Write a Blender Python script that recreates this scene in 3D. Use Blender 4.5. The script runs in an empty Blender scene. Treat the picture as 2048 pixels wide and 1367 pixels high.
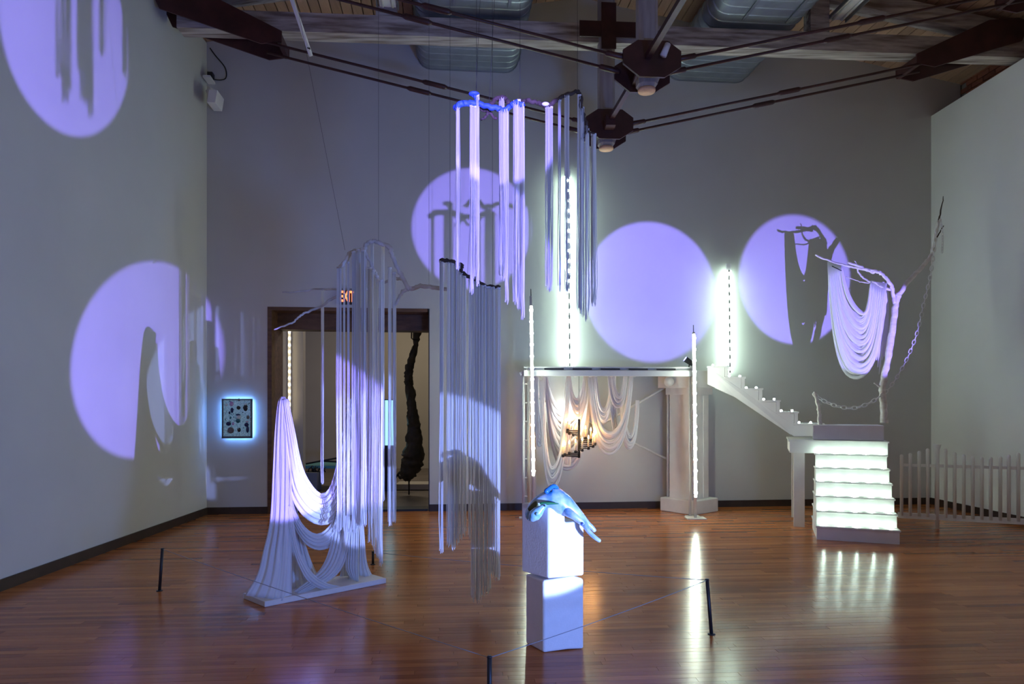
import bpy, bmesh, math, random
from mathutils import Vector, Matrix
random.seed(7)
SC = bpy.context.scene
COL = SC.collection
PI = math.pi
# ------------------------------------------------------------------ camera
FPX, CX, CY, EYE = 1400.0, 1024.0, 805.0, 1.6       # focal length and principal point in pixels of the 2048x1367 frame, eye height
cam_d = bpy.data.cameras.new('camera'); cam = bpy.data.objects.new('camera', cam_d); COL.objects.link(cam)
cam.location = (0, 0, EYE); cam.rotation_euler = (PI / 2, 0, 0)
cam_d.sensor_fit = 'HORIZONTAL'; cam_d.sensor_width = 36.0; cam_d.lens = FPX * 36.0 / 2048.0
cam_d.shift_x = 0.0; cam_d.shift_y = (CY - 683.5) / 2048.0
cam_d.clip_start = 0.05; cam_d.clip_end = 200
SC.camera = cam
# ------------------------------------------------------------------ world, lamps, exposure
SC.view_settings.view_transform = 'Standard'; SC.view_settings.look = 'None'
SC.view_settings.exposure = 0.0; SC.view_settings.gamma = 1.0; SC.view_settings.use_curve_mapping = False
wd = bpy.data.worlds.new('dim_gallery_air'); SC.world = wd; wd.use_nodes = True
bg = wd.node_tree.nodes['Background']; bg.inputs[0].default_value = (0.92, 0.82, 0.82, 1); bg.inputs[1].default_value = 0.24
VIOLET = (0.27, 0.215, 1.0)
def spot(name, loc, tgt, half_deg, watts, blend=0.13, col=VIOLET, r=0.02):
    d = bpy.data.lights.new(name, 'SPOT'); o = bpy.data.objects.new(name, d); COL.objects.link(o)
    o.location = loc
    o.rotation_euler = (Vector(tgt) - Vector(loc)).to_track_quat('-Z', 'Y').to_euler()
    d.spot_size = math.radians(2 * half_deg); d.spot_blend = blend; d.energy = watts; d.color = col; d.shadow_soft_size = r
    return o
# theatrical spots standing on the floor just outside the picture, and one high on the wall behind the camera
spot('spot_left_wall',   (2.50, 1.00, .15), (-4.355, 8.42, 2.10), 6.6, 6600)
spot('spot_foam_block',  (2.95, 1.05, .45), (-.80, 5.74, 1.04), 7.0, 3000, col=(.30, .40, 1.0))
spot('spot_upper_left',  (3.73, 2.23, .15), (-4.355, 6.90, 5.19), 4.9, 6000)
spot('spot_mid_circle',  (.36, -.50, 2.76), (-.594, 10.40, 4.18), 4.75, 6200)
spot('spot_clear_circle',(2.00, 2.20, 6.00), (2.10, 10.66, 3.32), 6.75, 5000)
spot('spot_tree_circle', (5.24, 3.98, .15), (4.40, 10.88, 3.46), 6.9, 4200)
o = spot('fill_left_side', (2.9, .7, .55), (-3.2, 6.6, 2.2), 62, 800, blend=1., col=(.13, .30, 1.), r=.35)   # added wide blue fill, standing in for stray light of the floor spots

# ------------------------------------------------------------------ helpers
def W(px, py, Y): return Vector(((px - CX) / FPX * Y, Y, EYE + (CY - py) / FPX * Y))
def G(px, py):
    Y = FPX * EYE / (py - CY); return Vector(((px - CX) / FPX * Y, Y, 0))
class MB:
    def __init__(s): s.v = []; s.f = []; s.sm = []; s.uv = None
    def add(s, vs, fs, smooth=False):
        b = len(s.v); s.v += [tuple(v) for v in vs]
        for f in fs: s.f.append(tuple(b + i for i in f)); s.sm.append(smooth)
        return s
    def box(s, lo, hi):
        (a, b, c), (d, e, f) = lo, hi
        return s.add([(a,b,c),(d,b,c),(d,e,c),(a,e,c),(a,b,f),(d,b,f),(d,e,f),(a,e,f)],
                     [(0,3,2,1),(4,5,6,7),(0,1,5,4),(1,2,6,5),(2,3,7,6),(3,0,4,7)])
    def obox(s, o, ax, ay, az):                       # corner and three edge vectors
        o, ax, ay, az = map(Vector, (o, ax, ay, az))
        if ax.cross(ay).dot(az) < 0: o = o + az; az = -az
        return s.add([o, o+ax, o+ax+ay, o+ay, o+az, o+ax+az, o+ax+ay+az, o+ay+az],
                     [(0,3,2,1),(4,5,6,7),(0,1,5,4),(1,2,6,5),(2,3,7,6),(3,0,4,7)])
    def bar(s, p, q, w, h, up=(0, 0, 1)):             # rectangular bar centred on p-q
        p, q = Vector(p), Vector(q); d = (q - p); t = d.normalized()
        x = t.cross(Vector(up))
        if x.length < 1e-4: x = Vector((1, 0, 0))
        x.normalize(); y = x.cross(t).normalized()
        return s.obox(p - x*w/2 - y*h/2, d, x*w, y*h)
    def prism(s, poly, ext):
        ext = Vector(ext); n = len(poly); P = [Vector(p) for p in poly]
        nrm = Vector((0, 0, 0))
        for i in range(n): nrm += P[i].cross(P[(i+1) % n])
        if nrm.dot(ext) > 0: P.reverse()
        return s.add(P + [p + ext for p in P], [tuple(range(n))] + [tuple(range(2*n-1, n-1, -1))] +
                     [((i+1) % n, i, n+i, n+(i+1) % n) for i in range(n)])
    def tube(s, path, rad, n=8, smooth=True, cap=True, flat=1.0):
        P = [Vector(p) for p in path]; m = len(P)
        R = rad if isinstance(rad, (list, tuple)) else [rad] * m
        b = []; u = None
        for i in range(m):
            t = (P[min(i+1, m-1)] - P[max(i-1, 0)]).normalized()
            if u is None:
                u = t.cross(Vector((0, 1, 0)))
                if u.length < .1: u = t.cross(Vector((1, 0, 0)))
            u = (u - t * u.dot(t)).normalized(); w = t.cross(u)
            for k in range(n):
                a = 2*PI*k/n; b.append(P[i] + u*math.cos(a)*R[i] + w*math.sin(a)*R[i]*flat)
        f = [(i*n+k, i*n+(k+1) % n, (i+1)*n+(k+1) % n, (i+1)*n+k) for i in range(m-1) for k in range(n)]
        if cap: f += [tuple(range(n-1, -1, -1)), tuple((m-1)*n+k for k in range(n))]
        return s.add(b, f, smooth)
    def lathe(s, c, prof, n=16, axis=(0, 0, 1), smooth=True):   # prof: (r, h)
        ax = Vector(axis).normalized(); u = ax.orthogonal().normalized(); w = ax.cross(u); c = Vector(c)
        b = [c + ax*h + (u*math.cos(2*PI*k/n) + w*math.sin(2*PI*k/n))*r for r, h in prof for k in range(n)]
        m = len(prof)
        f = [(i*n+k, i*n+(k+1) % n, (i+1)*n+(k+1) % n, (i+1)*n+k) for i in range(m-1) for k in range(n)]
        f += [tuple(range(n-1, -1, -1)), tuple((m-1)*n+k for k in range(n))]
        return s.add(b, f, smooth)
    def ball(s, c, r, n=8, m=5, sq=(1, 1, 1)):
        c = Vector(c); b = []
        for i in range(m+1):
            th = PI*(i+.0)/m
            for k in range(n):
                a = 2*PI*k/n; rr = max(math.sin(th), .02)
                b.append(c + Vector((rr*math.cos(a)*r*sq[0], rr*math.sin(a)*r*sq[1], math.cos(th)*r*sq[2])))
        f = [(i*n+k, (i+1)*n+k, (i+1)*n+(k+1) % n, i*n+(k+1) % n) for i in range(m) for k in range(n)]
        return s.add(b, f, True)
    def sheet(s, fn, nu, nv, smooth=True):
        b = [fn(i/nu, j/nv) for j in range(nv+1) for i in range(nu+1)]
        f = [(j*(nu+1)+i, j*(nu+1)+i+1, (j+1)*(nu+1)+i+1, (j+1)*(nu+1)+i) for j in range(nv) for i in range(nu)]
        return s.add(b, f, smooth)
    def build(s, name, mat, parent=None, tone=None):
        org = WORLD(parent)
        me = bpy.data.meshes.new(name)
        me.from_pydata([(v[0]-org[0], v[1]-org[1], v[2]-org[2]) for v in s.v], [], s.f)
        me.polygons.foreach_set('use_smooth', s.sm); me.update()
        if mat: me.materials.append(mat)
        if tone is not None:
            at = me.attributes.new('tone', 'FLOAT', 'FACE')
            at.data.foreach_set('value', tone if isinstance(tone, list) else [tone]*len(s.f))
        o = bpy.data.objects.new(name, me); COL.objects.link(o)
        if parent: o.parent = parent
        return o
def WORLD(o):
    v = Vector((0, 0, 0))
    while o is not None: v += o.location; o = o.parent
    return v
def tag(o, label=None, cat=None, group=None, kind=None):
    for k, v in (('label', label), ('category', cat), ('group', group), ('kind', kind)):
        if v: o[k] = v
    return o
def thing(name, loc, label, cat, group=None):
    o = bpy.data.objects.new(name, None); COL.objects.link(o); o.location = loc; o.empty_display_size = .1
    return tag(o, label, cat, group)
def bevel(o, w, seg=2):
    m = o.modifiers.new('bevel', 'BEVEL'); m.width = w; m.segments = seg; m.limit_method = 'ANGLE'; return o
def solid(o, t):
    m = o.modifiers.new('solid', 'SOLIDIFY'); m.thickness = t; m.offset = 0; return o
def structure(o): o['kind'] = 'structure'; return o
def kids(o): return [c for c in bpy.data.objects if c.parent == o]
def dup(o, parent=None, delta=(0, 0, 0)):
    c = o.copy(); COL.objects.link(c)
    if parent: c.parent = parent
    else: c.location = o.location + Vector(delta)
    for ch in kids(o): dup(ch, c)
    return c
def instance(me_obj, name, loc, parent):
    o = me_obj.copy(); o.name = name; COL.objects.link(o); o.parent = parent
    o.location = Vector(loc) - WORLD(parent); return o
def smoothpath(pts, n=6):
    P = [Vector(p) for p in pts]; out = []
    for i in range(len(P)-1):
        a, b, c, d = P[max(i-1, 0)], P[i], P[i+1], P[min(i+2, len(P)-1)]
        for k in range(n):
            t = k/n
            out.append(.5*((2*b) + (c-a)*t + (2*a-5*b+4*c-d)*t*t + (3*b-a-3*c+d)*t**3))
    return out + [P[-1]]
def lerp(a, b, t): return a + (b-a)*t

# ------------------------------------------------------------------ materials
def mat(name, col, rough=.6, metal=0., var=0., scale=6., bump=0., bscale=40., stretch=(1, 1, 1), col2=None, spec=.5, coat=0., trans=0., alpha=1.):
    m = bpy.data.materials.new(name); m.use_nodes = True; nt = m.node_tree; L = nt.links
    b = nt.nodes['Principled BSDF']
    b.inputs['Base Color'].default_value = (*col, 1); b.inputs['Roughness'].default_value = rough
    b.inputs['Metallic'].default_value = metal; b.inputs['Specular IOR Level'].default_value = spec
    b.inputs['Coat Weight'].default_value = coat; b.inputs['Coat Roughness'].default_value = .2; b.inputs['Alpha'].default_value = alpha
    geo = nt.nodes.new('ShaderNodeNewGeometry')
    if var or bump or col2:
        vm = nt.nodes.new('ShaderNodeVectorMath'); vm.operation = 'MULTIPLY'; vm.inputs[1].default_value = stretch
        L.new(geo.outputs['Position'], vm.inputs[0])
    if var or col2:
        n = nt.nodes.new('ShaderNodeTexNoise'); n.inputs['Scale'].default_value = scale; n.inputs['Detail'].default_value = 5
        L.new(vm.outputs[0], n.inputs['Vector'])
        r = nt.nodes.new('ShaderNodeValToRGB'); r.color_ramp.elements[0].position = .32; r.color_ramp.elements[1].position = .68
        c2 = col2 or tuple(min(1, c*(1+var)) for c in col); c1 = col if col2 else tuple(c*(1-var) for c in col)
        r.color_ramp.elements[0].color = (*c1, 1); r.color_ramp.elements[1].color = (*c2, 1)
        L.new(n.outputs['Fac'], r.inputs[0]); L.new(r.outputs[0], b.inputs['Base Color'])
    if bump:
        n2 = nt.nodes.new('ShaderNodeTexNoise'); n2.inputs['Scale'].default_value = bscale; n2.inputs['Detail'].default_value = 4
        L.new(vm.outputs[0], n2.inputs['Vector'])
        bm_ = nt.nodes.new('ShaderNodeBump'); bm_.inputs['Strength'].default_value = bump; bm_.inputs['Distance'].default_value = .01
        L.new(n2.outputs['Fac'], bm_.inputs['Height']); L.new(bm_.outputs[0], b.inputs['Normal'])
    if trans:
        t = nt.nodes.new('ShaderNodeBsdfTranslucent'); t.inputs[0].default_value = (*col, 1)
        mx = nt.nodes.new('ShaderNodeMixShader'); mx.inputs[0].default_value = trans
        out = nt.nodes['Material Output']; L.new(b.outputs[0], mx.inputs[1]); L.new(t.outputs[0], mx.inputs[2]); L.new(mx.outputs[0], out.inputs[0])
    return m
def sheer(name, col, trans, see, rough=.6):            # fabric that partly lets the eye through
    m = mat(name, col, rough, trans=trans); nt = m.node_tree; L = nt.links
    out = nt.nodes['Material Output']; src = out.inputs[0].links[0].from_socket
    tp = nt.nodes.new('ShaderNodeBsdfTransparent'); mx = nt.nodes.new('ShaderNodeMixShader')
    mx.inputs[0].default_value = see; L.new(src, mx.inputs[1]); L.new(tp.outputs[0], mx.inputs[2]); L.new(mx.outputs[0], out.inputs[0])
    return m
def glow(name, col, power):
    m = bpy.data.materials.new(name); m.use_nodes = True; b = m.node_tree.nodes['Principled BSDF']
    b.inputs['Base Color'].default_value = (*col, 1); b.inputs['Emission Color'].default_value = (*col, 1); b.inputs['Emission Strength'].default_value = power
    b.inputs['Roughness'].default_value = .4
    return m
def toned(name, dark, light, rough, grain=(2, 60, 60), gscale=1.2, coat=0., bump=.05, rvar=.1, spec=.5):   # wood boards, each with its own tone
    m = bpy.data.materials.new(name); m.use_nodes = True; nt = m.node_tree; L = nt.links; b = nt.nodes['Principled BSDF']
    geo = nt.nodes.new('ShaderNodeNewGeometry'); at = nt.nodes.new('ShaderNodeAttribute'); at.attribute_name = 'tone'
    vm = nt.nodes.new('ShaderNodeVectorMath'); vm.operation = 'MULTIPLY_ADD'; vm.inputs[1].default_value = grain
    mu = nt.nodes.new('ShaderNodeMath'); mu.operation = 'MULTIPLY'; mu.inputs[1].default_value = 37.
    L.new(at.outputs['Fac'], mu.inputs[0]); L.new(geo.outputs['Position'], vm.inputs[0]); L.new(mu.outputs[0], vm.inputs[2])
    n = nt.nodes.new('ShaderNodeTexNoise'); n.inputs['Scale'].default_value = gscale; n.inputs['Detail'].default_value = 5; L.new(vm.outputs[0], n.inputs['Vector'])
    ad = nt.nodes.new('ShaderNodeMath'); ad.operation = 'MULTIPLY_ADD'; ad.inputs[1].default_value = .55; L.new(n.outputs['Fac'], ad.inputs[0])
    m2 = nt.nodes.new('ShaderNodeMath'); m2.operation = 'MULTIPLY_ADD'; m2.inputs[1].default_value = .6; m2.inputs[2].default_value = -.08
    L.new(at.outputs['Fac'], m2.inputs[0]); L.new(m2.outputs[0], ad.inputs[2])
    r = nt.nodes.new('ShaderNodeValToRGB'); r.color_ramp.elements[0].color = (*dark, 1); r.color_ramp.elements[1].color = (*light, 1)
    r.color_ramp.elements[0].position = .1; r.color_ramp.elements[1].position = .85
    L.new(ad.outputs[0], r.inputs[0]); L.new(r.outputs[0], b.inputs['Base Color'])
    rr = nt.nodes.new('ShaderNodeMath'); rr.operation = 'MULTIPLY_ADD'; rr.inputs[1].default_value = rvar; rr.inputs[2].default_value = rough
    L.new(n.outputs['Fac'], rr.inputs[0]); L.new(rr.outputs[0], b.inputs['Roughness'])
    if bump:
        bp = nt.nodes.new('ShaderNodeBump'); bp.inputs['Strength'].default_value = bump; bp.inputs['Distance'].default_value = .003
        L.new(n.outputs['Fac'], bp.inputs['Height']); L.new(bp.outputs[0], b.inputs['Normal'])
    b.inputs['Specular IOR Level'].default_value = spec
    b.inputs['Coat Weight'].default_value = coat; b.inputs['Coat Roughness'].default_value = .18
    return m
M_WALL = mat('wall_paint', (.55, .55, .54), .85, var=.03, scale=1.2, bump=.05, bscale=120)
M_WALL_BRIGHT = mat('brightened_wall_paint', (.80, .80, .79), .85, var=.02, scale=1.2, bump=.05, bscale=120)  # wall paint made paler, standing in for stronger light on the right wall
M_FLOOR = toned('maple_strip_floor', (.22, .060, .016), (.62, .225, .066), .14, coat=.0, bump=.12, spec=.29)
M_JOINT = mat('floor_joint', (.035, .018, .012), .6)
M_CEIL = toned('ceiling_boards', (.25, .145, .095), (.50, .31, .21), .7, grain=(60, 2, 60), bump=.1)
M_BEAM = mat('whitewashed_timber', (.20, .15, .12), .75, scale=3, col2=(.62, .56, .50), bump=.5, bscale=14, stretch=(.5, 6, 6))
M_POST = mat('painted_post', (.34, .30, .28), .7, var=.15, scale=4, bump=.2, bscale=20, stretch=(5, 5, .6))
M_STEEL = mat('oxblood_steel', (.055, .016, .014), .45, var=.3, scale=5)
M_ENDGRAIN = mat('end_grain', (.72, .42, .25), .7, var=.15, scale=14)
M_ZINC = mat('galvanised_duct', (.34, .38, .42), .42, metal=.75, var=.12, scale=5)
M_STRAP = mat('steel_strap', (.30, .32, .35), .4, metal=.8)
M_WHITE = mat('white_gloss', (.80, .80, .79), .45, var=.02, scale=3)
M_OFFW = mat('off_white_timber', (.74, .72, .69), .6, var=.05, scale=5, bump=.08, bscale=30)
M_GREYW = mat('grey_white_board', (.76, .75, .77), .6, var=.04, scale=4)
M_BLACK = mat('black_metal', (.012, .012, .014), .5)
M_DWOOD = mat('dark_door_timber', (.075, .036, .018), .55, scale=4, col2=(.16, .08, .04), stretch=(1, 4, 4), bump=.2, bscale=15)
M_BASE = mat('baseboard_brown', (.040, .024, .018), .5, var=.2)
M_BRICK = toned('red_brick', (.16, .05, .03), (.34, .12, .07), .85, grain=(20, 20, 20))
M_MORTAR = mat('brick_mortar', (.22, .19, .17), .9)
M_CLOTH = mat('white_jersey', (.84, .84, .86), .8, trans=.18, bump=.1, bscale=160)
M_NET = sheer('white_netting', (.86, .86, .88), .35, .12, .8)
M_FRINGE = sheer('clear_white_fringe', (.88, .89, .93), .62, .18, .3)
def tone_it(m, lo, hi):
    nt = m.node_tree; at = nt.nodes.new('ShaderNodeAttribute'); at.attribute_name = 'tone'
    r = nt.nodes.new('ShaderNodeValToRGB'); r.color_ramp.elements[0].color = (*lo, 1); r.color_ramp.elements[1].color = (*hi, 1)
    nt.links.new(at.outputs['Fac'], r.inputs[0])
    for n in list(nt.nodes):
        if n.type == 'BSDF_PRINCIPLED': nt.links.new(r.outputs[0], n.inputs['Base Color'])
        if n.type == 'BSDF_TRANSLUCENT': nt.links.new(r.outputs[0], n.inputs[0])
tone_it(M_FRINGE, (.62, .63, .68), (1.0, 1.0, 1.0))
M_FOAM = mat('white_foam', (.82, .82, .84), .75, var=.02, scale=20, bump=.12, bscale=90)
M_BARK_W = mat('white_painted_branch', (.72, .70, .69), .75, scale=9, col2=(.44, .41, .39), bump=.5, bscale=30)
M_BIRCH = mat('birch_bark', (.82, .80, .77), .7, scale=11, col2=(.60, .55, .50), bump=.5, bscale=26, stretch=(1, 1, 2))
M_BARK_D = mat('dark_branch_bark', (.055, .036, .028), .85, var=.35, scale=14, bump=.7, bscale=30)
M_BARK_B = mat('blue_painted_branch', (.03, .09, .42), .6, var=.25, scale=14, bump=.5, bscale=30)
M_TWIST = mat('dark_verdigris_bark', (.020, .021, .016), .6, scale=7, col2=(.055, .045, .030), bump=1., bscale=16)
M_LED = glow('led_white', (.98, .97, .78), 32)
M_LEDB = glow('led_bulb_white', (.75, 1., .82), 90)
M_LEDT = glow('led_tape', (.75, 1., .82), 24)
M_LEDS = glow('step_led_white', (.75, 1., .82), 105)
M_WARM = glow('warm_led', (1., .86, .55), 12)
M_FLAME = glow('candle_flame_bulb', (1., .45, .12), 130)
M_EXIT = glow('exit_letters', (1., .22, .07), 2.6)
M_CYAN = glow('cyan_lightbox', (.40, .85, 1.), 1.2)
M_HALO = glow('blue_backlight', (.20, .45, 1.), 16)
M_CANDLE = mat('candle_sleeve', (.80, .66, .50), .5)

# ------------------------------------------------------------------ room shell
BL, BR = Vector((-4.38, 10.04, 0)), Vector((6.64, 11.09, 0))
BD = (BR - BL).normalized(); BN = Vector((-BD.y, BD.x, 0))          # along the back wall, and away from the room
def wall_pt(px, py=None, off=0.):                                   # the point of the back wall (moved OFF into the room) seen in the photo at px, py
    o = BL - BN*off; k = (px - CX) / FPX
    t = (k*o.y - o.x) / (BD.x - k*BD.y); p = o + BD*t
    p.z = 0 if py is None else EYE + (CY - py) / FPX * p.y
    return p
UD = Vector((-.10, 1., 0)).normalized()                             # the ridge runs away from the viewer
RID = Vector((1.21, 9.0, 0)); SIDE = Vector((UD.y, -UD.x, 0))
def ceil_z(p):
    s = (Vector((p[0], p[1], 0)) - RID).dot(SIDE); return 7.66 - .17*abs(s)
WR_END = wall_pt(1909)                                              # far right end of the back wall
def wp(t, z, off=0): 
    p = BL + BD*t + BN*off; return Vector((p.x, p.y, z))
tL, tR = 0., (WR_END - BL).length
tA, tB = (wall_pt(535) - BL).length, (wall_pt(859) - BL).length
DOOR_Z = wall_pt(700, 615).z
tM = None
ridge_t = (RID + UD*1.55 - BL).dot(BD)
wb = MB()
TH = .35
def wall_piece(t0, t1, zs0, ze0, zs1, ze1):                         # vertical slab between two stations
    a = [wp(t0, zs0), wp(t1, zs1), wp(t1, ze1), wp(t0, ze0)]
    wb.prism(a, BN*TH)
def cz(t): return ceil_z(wp(t, 0)) + .05
wall_piece(-.0, tA, 0, cz(0), 0, cz(tA))
wall_piece(tA, tB, DOOR_Z, cz(tA), DOOR_Z, cz(tB))
wall_piece(tB, ridge_t, 0, cz(tB), 0, cz(ridge_t))
wall_piece(ridge_t, tR + .1, 0, cz(ridge_t), 0, cz(tR))
structure(wb.build('wall_back', M_WALL))
# left wall
LW0, LW1 = Vector((-4.38, 10.04 + .3, 0)), Vector((-4.30, -2.0, 0))
structure(MB().prism([LW0, LW1, LW1 + Vector((0, 0, 7.0)), LW0 + Vector((0, 0, 6.75))], (-.25, 0, 0)).build('wall_left', M_WALL))
# right partition, not full height
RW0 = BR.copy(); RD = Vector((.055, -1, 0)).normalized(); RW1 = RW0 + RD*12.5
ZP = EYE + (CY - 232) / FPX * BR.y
structure(MB().prism([RW0, RW1, RW1 + Vector((0, 0, ZP)), RW0 + Vector((0, 0, ZP))], (.16, 0, 0)).build('wall_right', M_WALL_BRIGHT))
# brick side wall above and behind the partition
bw = structure(MB().prism([WR_END + Vector((.10, .3, 0)), WR_END - UD*12.5 + Vector((.10, 0, 0)), WR_END - UD*12.5 + Vector((.10, 0, 6.95)), WR_END + Vector((.10, .3, 6.95))], (.2, 0, 0)).build('wall_side', M_MORTAR))
for r in range(12):
    for k in range(9):
        z = 6.02 + r*.078; d = .02 + k*.235 + (.117 if r % 2 else 0)
        p = WR_END - UD*d
        MB().obox((p.x + .10 - .018, p.y, z), UD*-.222, (.03, 0, 0), (0, 0, .066)).build('brick', M_BRICK, bw, tone=random.random())
# baseboards
def skirting(name, a, b, n, h=.10, t=.02):
    a, b, n = Vector(a), Vector(b), Vector(n).normalized()
    structure(MB().prism([a, b, b + Vector((0, 0, h)), a + Vector((0, 0, h))], n*t).build(name, M_BASE))
skirting('baseboard_back', wp(0, 0), wp(tA, 0), -BN); skirting('baseboard_back.001', wp(tB, 0), wp((BR - BL).length, 0), -BN)
skirting('baseboard_left', (-4.38, 10.04, 0), LW1, (1, 0, 0)); skirting('baseboard_right', RW0, RW1, (-1, 0, 0))
# floor of strips
AF = .080
E1 = Vector((math.cos(AF), math.sin(AF), 0)); E2 = Vector((-math.sin(AF), math.cos(AF), 0))
flo = structure(MB().add([(-4.7, -2, -.012), (8.2, -2, -.012), (8.2, 11.6, -.012), (-4.7, 10.2, -.012)], [(0, 1, 2, 3)]).build('floor', M_JOINT))
PWID = .060; rows = []
rest = MB(); rest_tone = []; pieces = []
v = -2.2
while v < 11.6:
    u = -6.2 + random.random()*.9
    while u < 9.2:
        ln = random.uniform(.55, 1.7); tone = min(1, max(0, random.gauss(.5, .23)))
        u0, u1 = u + .0008, u + ln - .0008
        def ok(uu):
            p = E1*uu + E2*v; return -4.42 + (.0 if True else 0) < p.x < 7.6 and p.y < BL.y + (p.x - BL.x)*BD.y/BD.x + .1 and p.y > -2
        while u1 > u0 and not ok(u1): u1 -= .08
        while u1 > u0 and not ok(u0): u0 += .08
        if u1 - u0 > .1:
            o = E1*u0 + E2*(v + .0007); ax = E1*(u1-u0); ay = E2*(PWID - .0014); c = o + ax/2
            px = CX + c.x/max(c.y, .1)*FPX; py = CY + EYE/max(c.y, .1)*FPX
            pieces.append((c.y, o, ax, ay, tone, -60 < px < 2108 and 3.86 < c.y))
        u += ln
    v += PWID
vis = sorted([p for p in pieces if p[5]], key=lambda p: p[0])[:300]; vid = set(id(p) for p in vis)
for p in pieces:
    _, o, ax, ay, tone, inv = p
    z0 = Vector((0, 0, -.011)); az = Vector((0, 0, .011 - random.random()*.0006))
    if id(p) in vid: MB().obox(o + z0, ax, ay, az).build('plank', M_FLOOR, flo, tone=tone)
    else:
        n0 = len(rest.f); rest.obox(o + z0, ax, ay, az); rest_tone += [tone]*(len(rest.f) - n0)
tag(rest.build('strip_boards', M_FLOOR, flo, tone=rest_tone), kind='stuff')
# ceiling boards on both slopes
cl = structure(MB().prism([RID + UD*2.4 + SIDE*-6.6 + Vector((0, 0, 6.62)), RID + UD*2.4 + Vector((0, 0, 7.74)), RID + UD*2.4 + SIDE*6.8 + Vector((0, 0, 6.59)),
     RID + UD*2.4 + SIDE*6.8 + Vector((0, 0, 6.67)), RID + UD*2.4 + Vector((0, 0, 7.82)), RID + UD*2.4 + SIDE*-6.6 + Vector((0, 0, 6.70))], UD*-9.5).build('ceiling', M_DWOOD))
for sgn in (-1, 1):
    s = .0
    while s < 6.7:
        a = RID + UD*2.3 + SIDE*sgn*(s + .004); b = RID + UD*2.3 + SIDE*sgn*(s + .130)
        a.z = 7.70 - .17*s; b.z = 7.70 - .17*(s + .130)
        MB().prism([a, b, b + Vector((0, 0, .03)), a + Vector((0, 0, .03))], UD*-9.3).build('ceiling_board', M_CEIL, cl, tone=min(1, max(0, random.gauss(.5, .25))))
        s += .14

# ------------------------------------------------------------------ doorway and the room behind
jm = structure(thing('door_1', wall_pt(700), None, None))
dA, dB = wp(tA, 0), wp(tB, 0)
MB().obox(wp(tA, 0, -.004), BD*.06, BN*(TH + .35), (0, 0, DOOR_Z)).build('door_jamb', M_DWOOD, jm)
MB().obox(wp(tB - .014, 0, -.004), BD*.014, BN*(TH + .01), (0, 0, DOOR_Z)).build('door_jamb', M_BLACK, jm)
MB().obox(wp(tA + .06, DOOR_Z - .05, -.004), BD*(tB - tA - .09), BN*TH, (0, 0, .05)).build('door_head', M_DWOOD, jm)
MB().obox(wp(tA + .06, DOOR_Z - .29, TH), BD*(tB - tA + .3), BN*.3, (0, 0, .30)).build('lintel_beam', M_DWOOD, jm)
MB().obox(wp(tA + .06, 0, .02), BD*(tB - tA - .09), BN*.30, (0, 0, .03)).build('threshold', M_BLACK, jm)
M_BROOM = mat('far_room_paint', (.50, .46, .40), .85, var=.03, scale=2)
M_BFLOOR = mat('far_room_floor', (.16, .13, .11), .45, var=.2, scale=3)
structure(MB().box((-9, 17.2, -.02), (4, 17.4, 6)).build('wall_far', M_BROOM))
structure(MB().box((-9, 10.6, -.05), (4, 17.4, -.013)).build('floor_far', M_BFLOOR))
structure(MB().box((-9, 11.2, 4.6), (4, 17.4, 4.7)).build('ceiling_far', M_WALL))
structure(MB().box((-9.1, 10.8, 0), (-9, 17.4, 4.7)).build('wall_far_left', M_BROOM))
structure(MB().box((4, 11.6, 0), (4.1, 17.4, 4.7)).build('wall_far_right', M_BROOM))
p0 = W(600, 900, 12.6); p1 = W(606, 900, 12.6)
structure(MB().box((-7.5, 12.6, 0), (p1.x, 12.75, 4.6)).build('wall_partition', M_BROOM))
ld = bpy.data.lights.new('far_room_fill', 'AREA'); lo = bpy.data.objects.new('far_room_fill', ld); COL.objects.link(lo)
lo.location = (-2.2, 14.6, 4.5); ld.size = 1.2; ld.energy = 60; ld.color = (1., .86, .66)  # unseen area lamp, added to give the far room its warm light
t = thing('led_strip', W(579, 900, 12.55) * 1.0, 'warm white dotted strip light on the wall inside the doorway', 'light')
MB().bar(W(579, 650, 12.56), W(579, 880, 12.56), .05, .02, up=(0, 1, 0)).build('backing_strip', M_OFFW, t)
bulb0 = None
for i in range(15):
    c = W(579, 650 + i*13.2, 12.53)
    if bulb0 is None: bulb0 = MB().ball(c, .022, 8, 5).build('led_bulb', M_WARM, t); b0 = c
    else:
        o = bulb0.copy(); COL.objects.link(o); o.location = c - b0
# twisted hanging sculpture in the far room
tw = thing('twisted_sculpture', W(826, 965, 12.2), 'dark gnarled twisted hanging sculpture swelling to a pod in the doorway', 'sculpture')
path = smoothpath([W(x, y, 12.2) for x, y in ((836, 640), (834, 664), (831, 690), (824, 715), (818, 742), (817, 762), (822, 790), (824, 822), (827, 850), (828, 880), (827, 908), (822, 932), (813, 950), (808, 958))], 5)
rads = [5.5, 7, 5, 6.5, 8, 6.5, 9, 9.5, 12, 17, 22, 22, 15, 6]
rr = []
for i in range(len(path)):
    q = i/5; a = int(min(q, len(rads)-2)); rr.append(lerp(rads[a], rads[a+1], q-a)/FPX*12.2*(1 + random.uniform(-.14, .14)))
mb = MB().tube(path, rr, 14)
mb.v = [tuple(Vector(v) + Vector((random.uniform(-1, 1), random.uniform(-1, 1), random.uniform(-1, 1)))*.024) for v in mb.v]
mb.build('bark_body', M_TWIST, tw)
MB().tube([W(824, 640, 12.15), W(823, 676, 12.15), W(827, 679, 12.15), W(836, 679, 12.15)], .012, 6).build('hanging_hook', M_BLACK, tw)
MB().tube([W(834, 645, 12.2), Vector((W(834, 645, 12.2).x, 12.2, 4.6))], .008, 6).build('suspension_cable', M_BLACK, tw)
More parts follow.
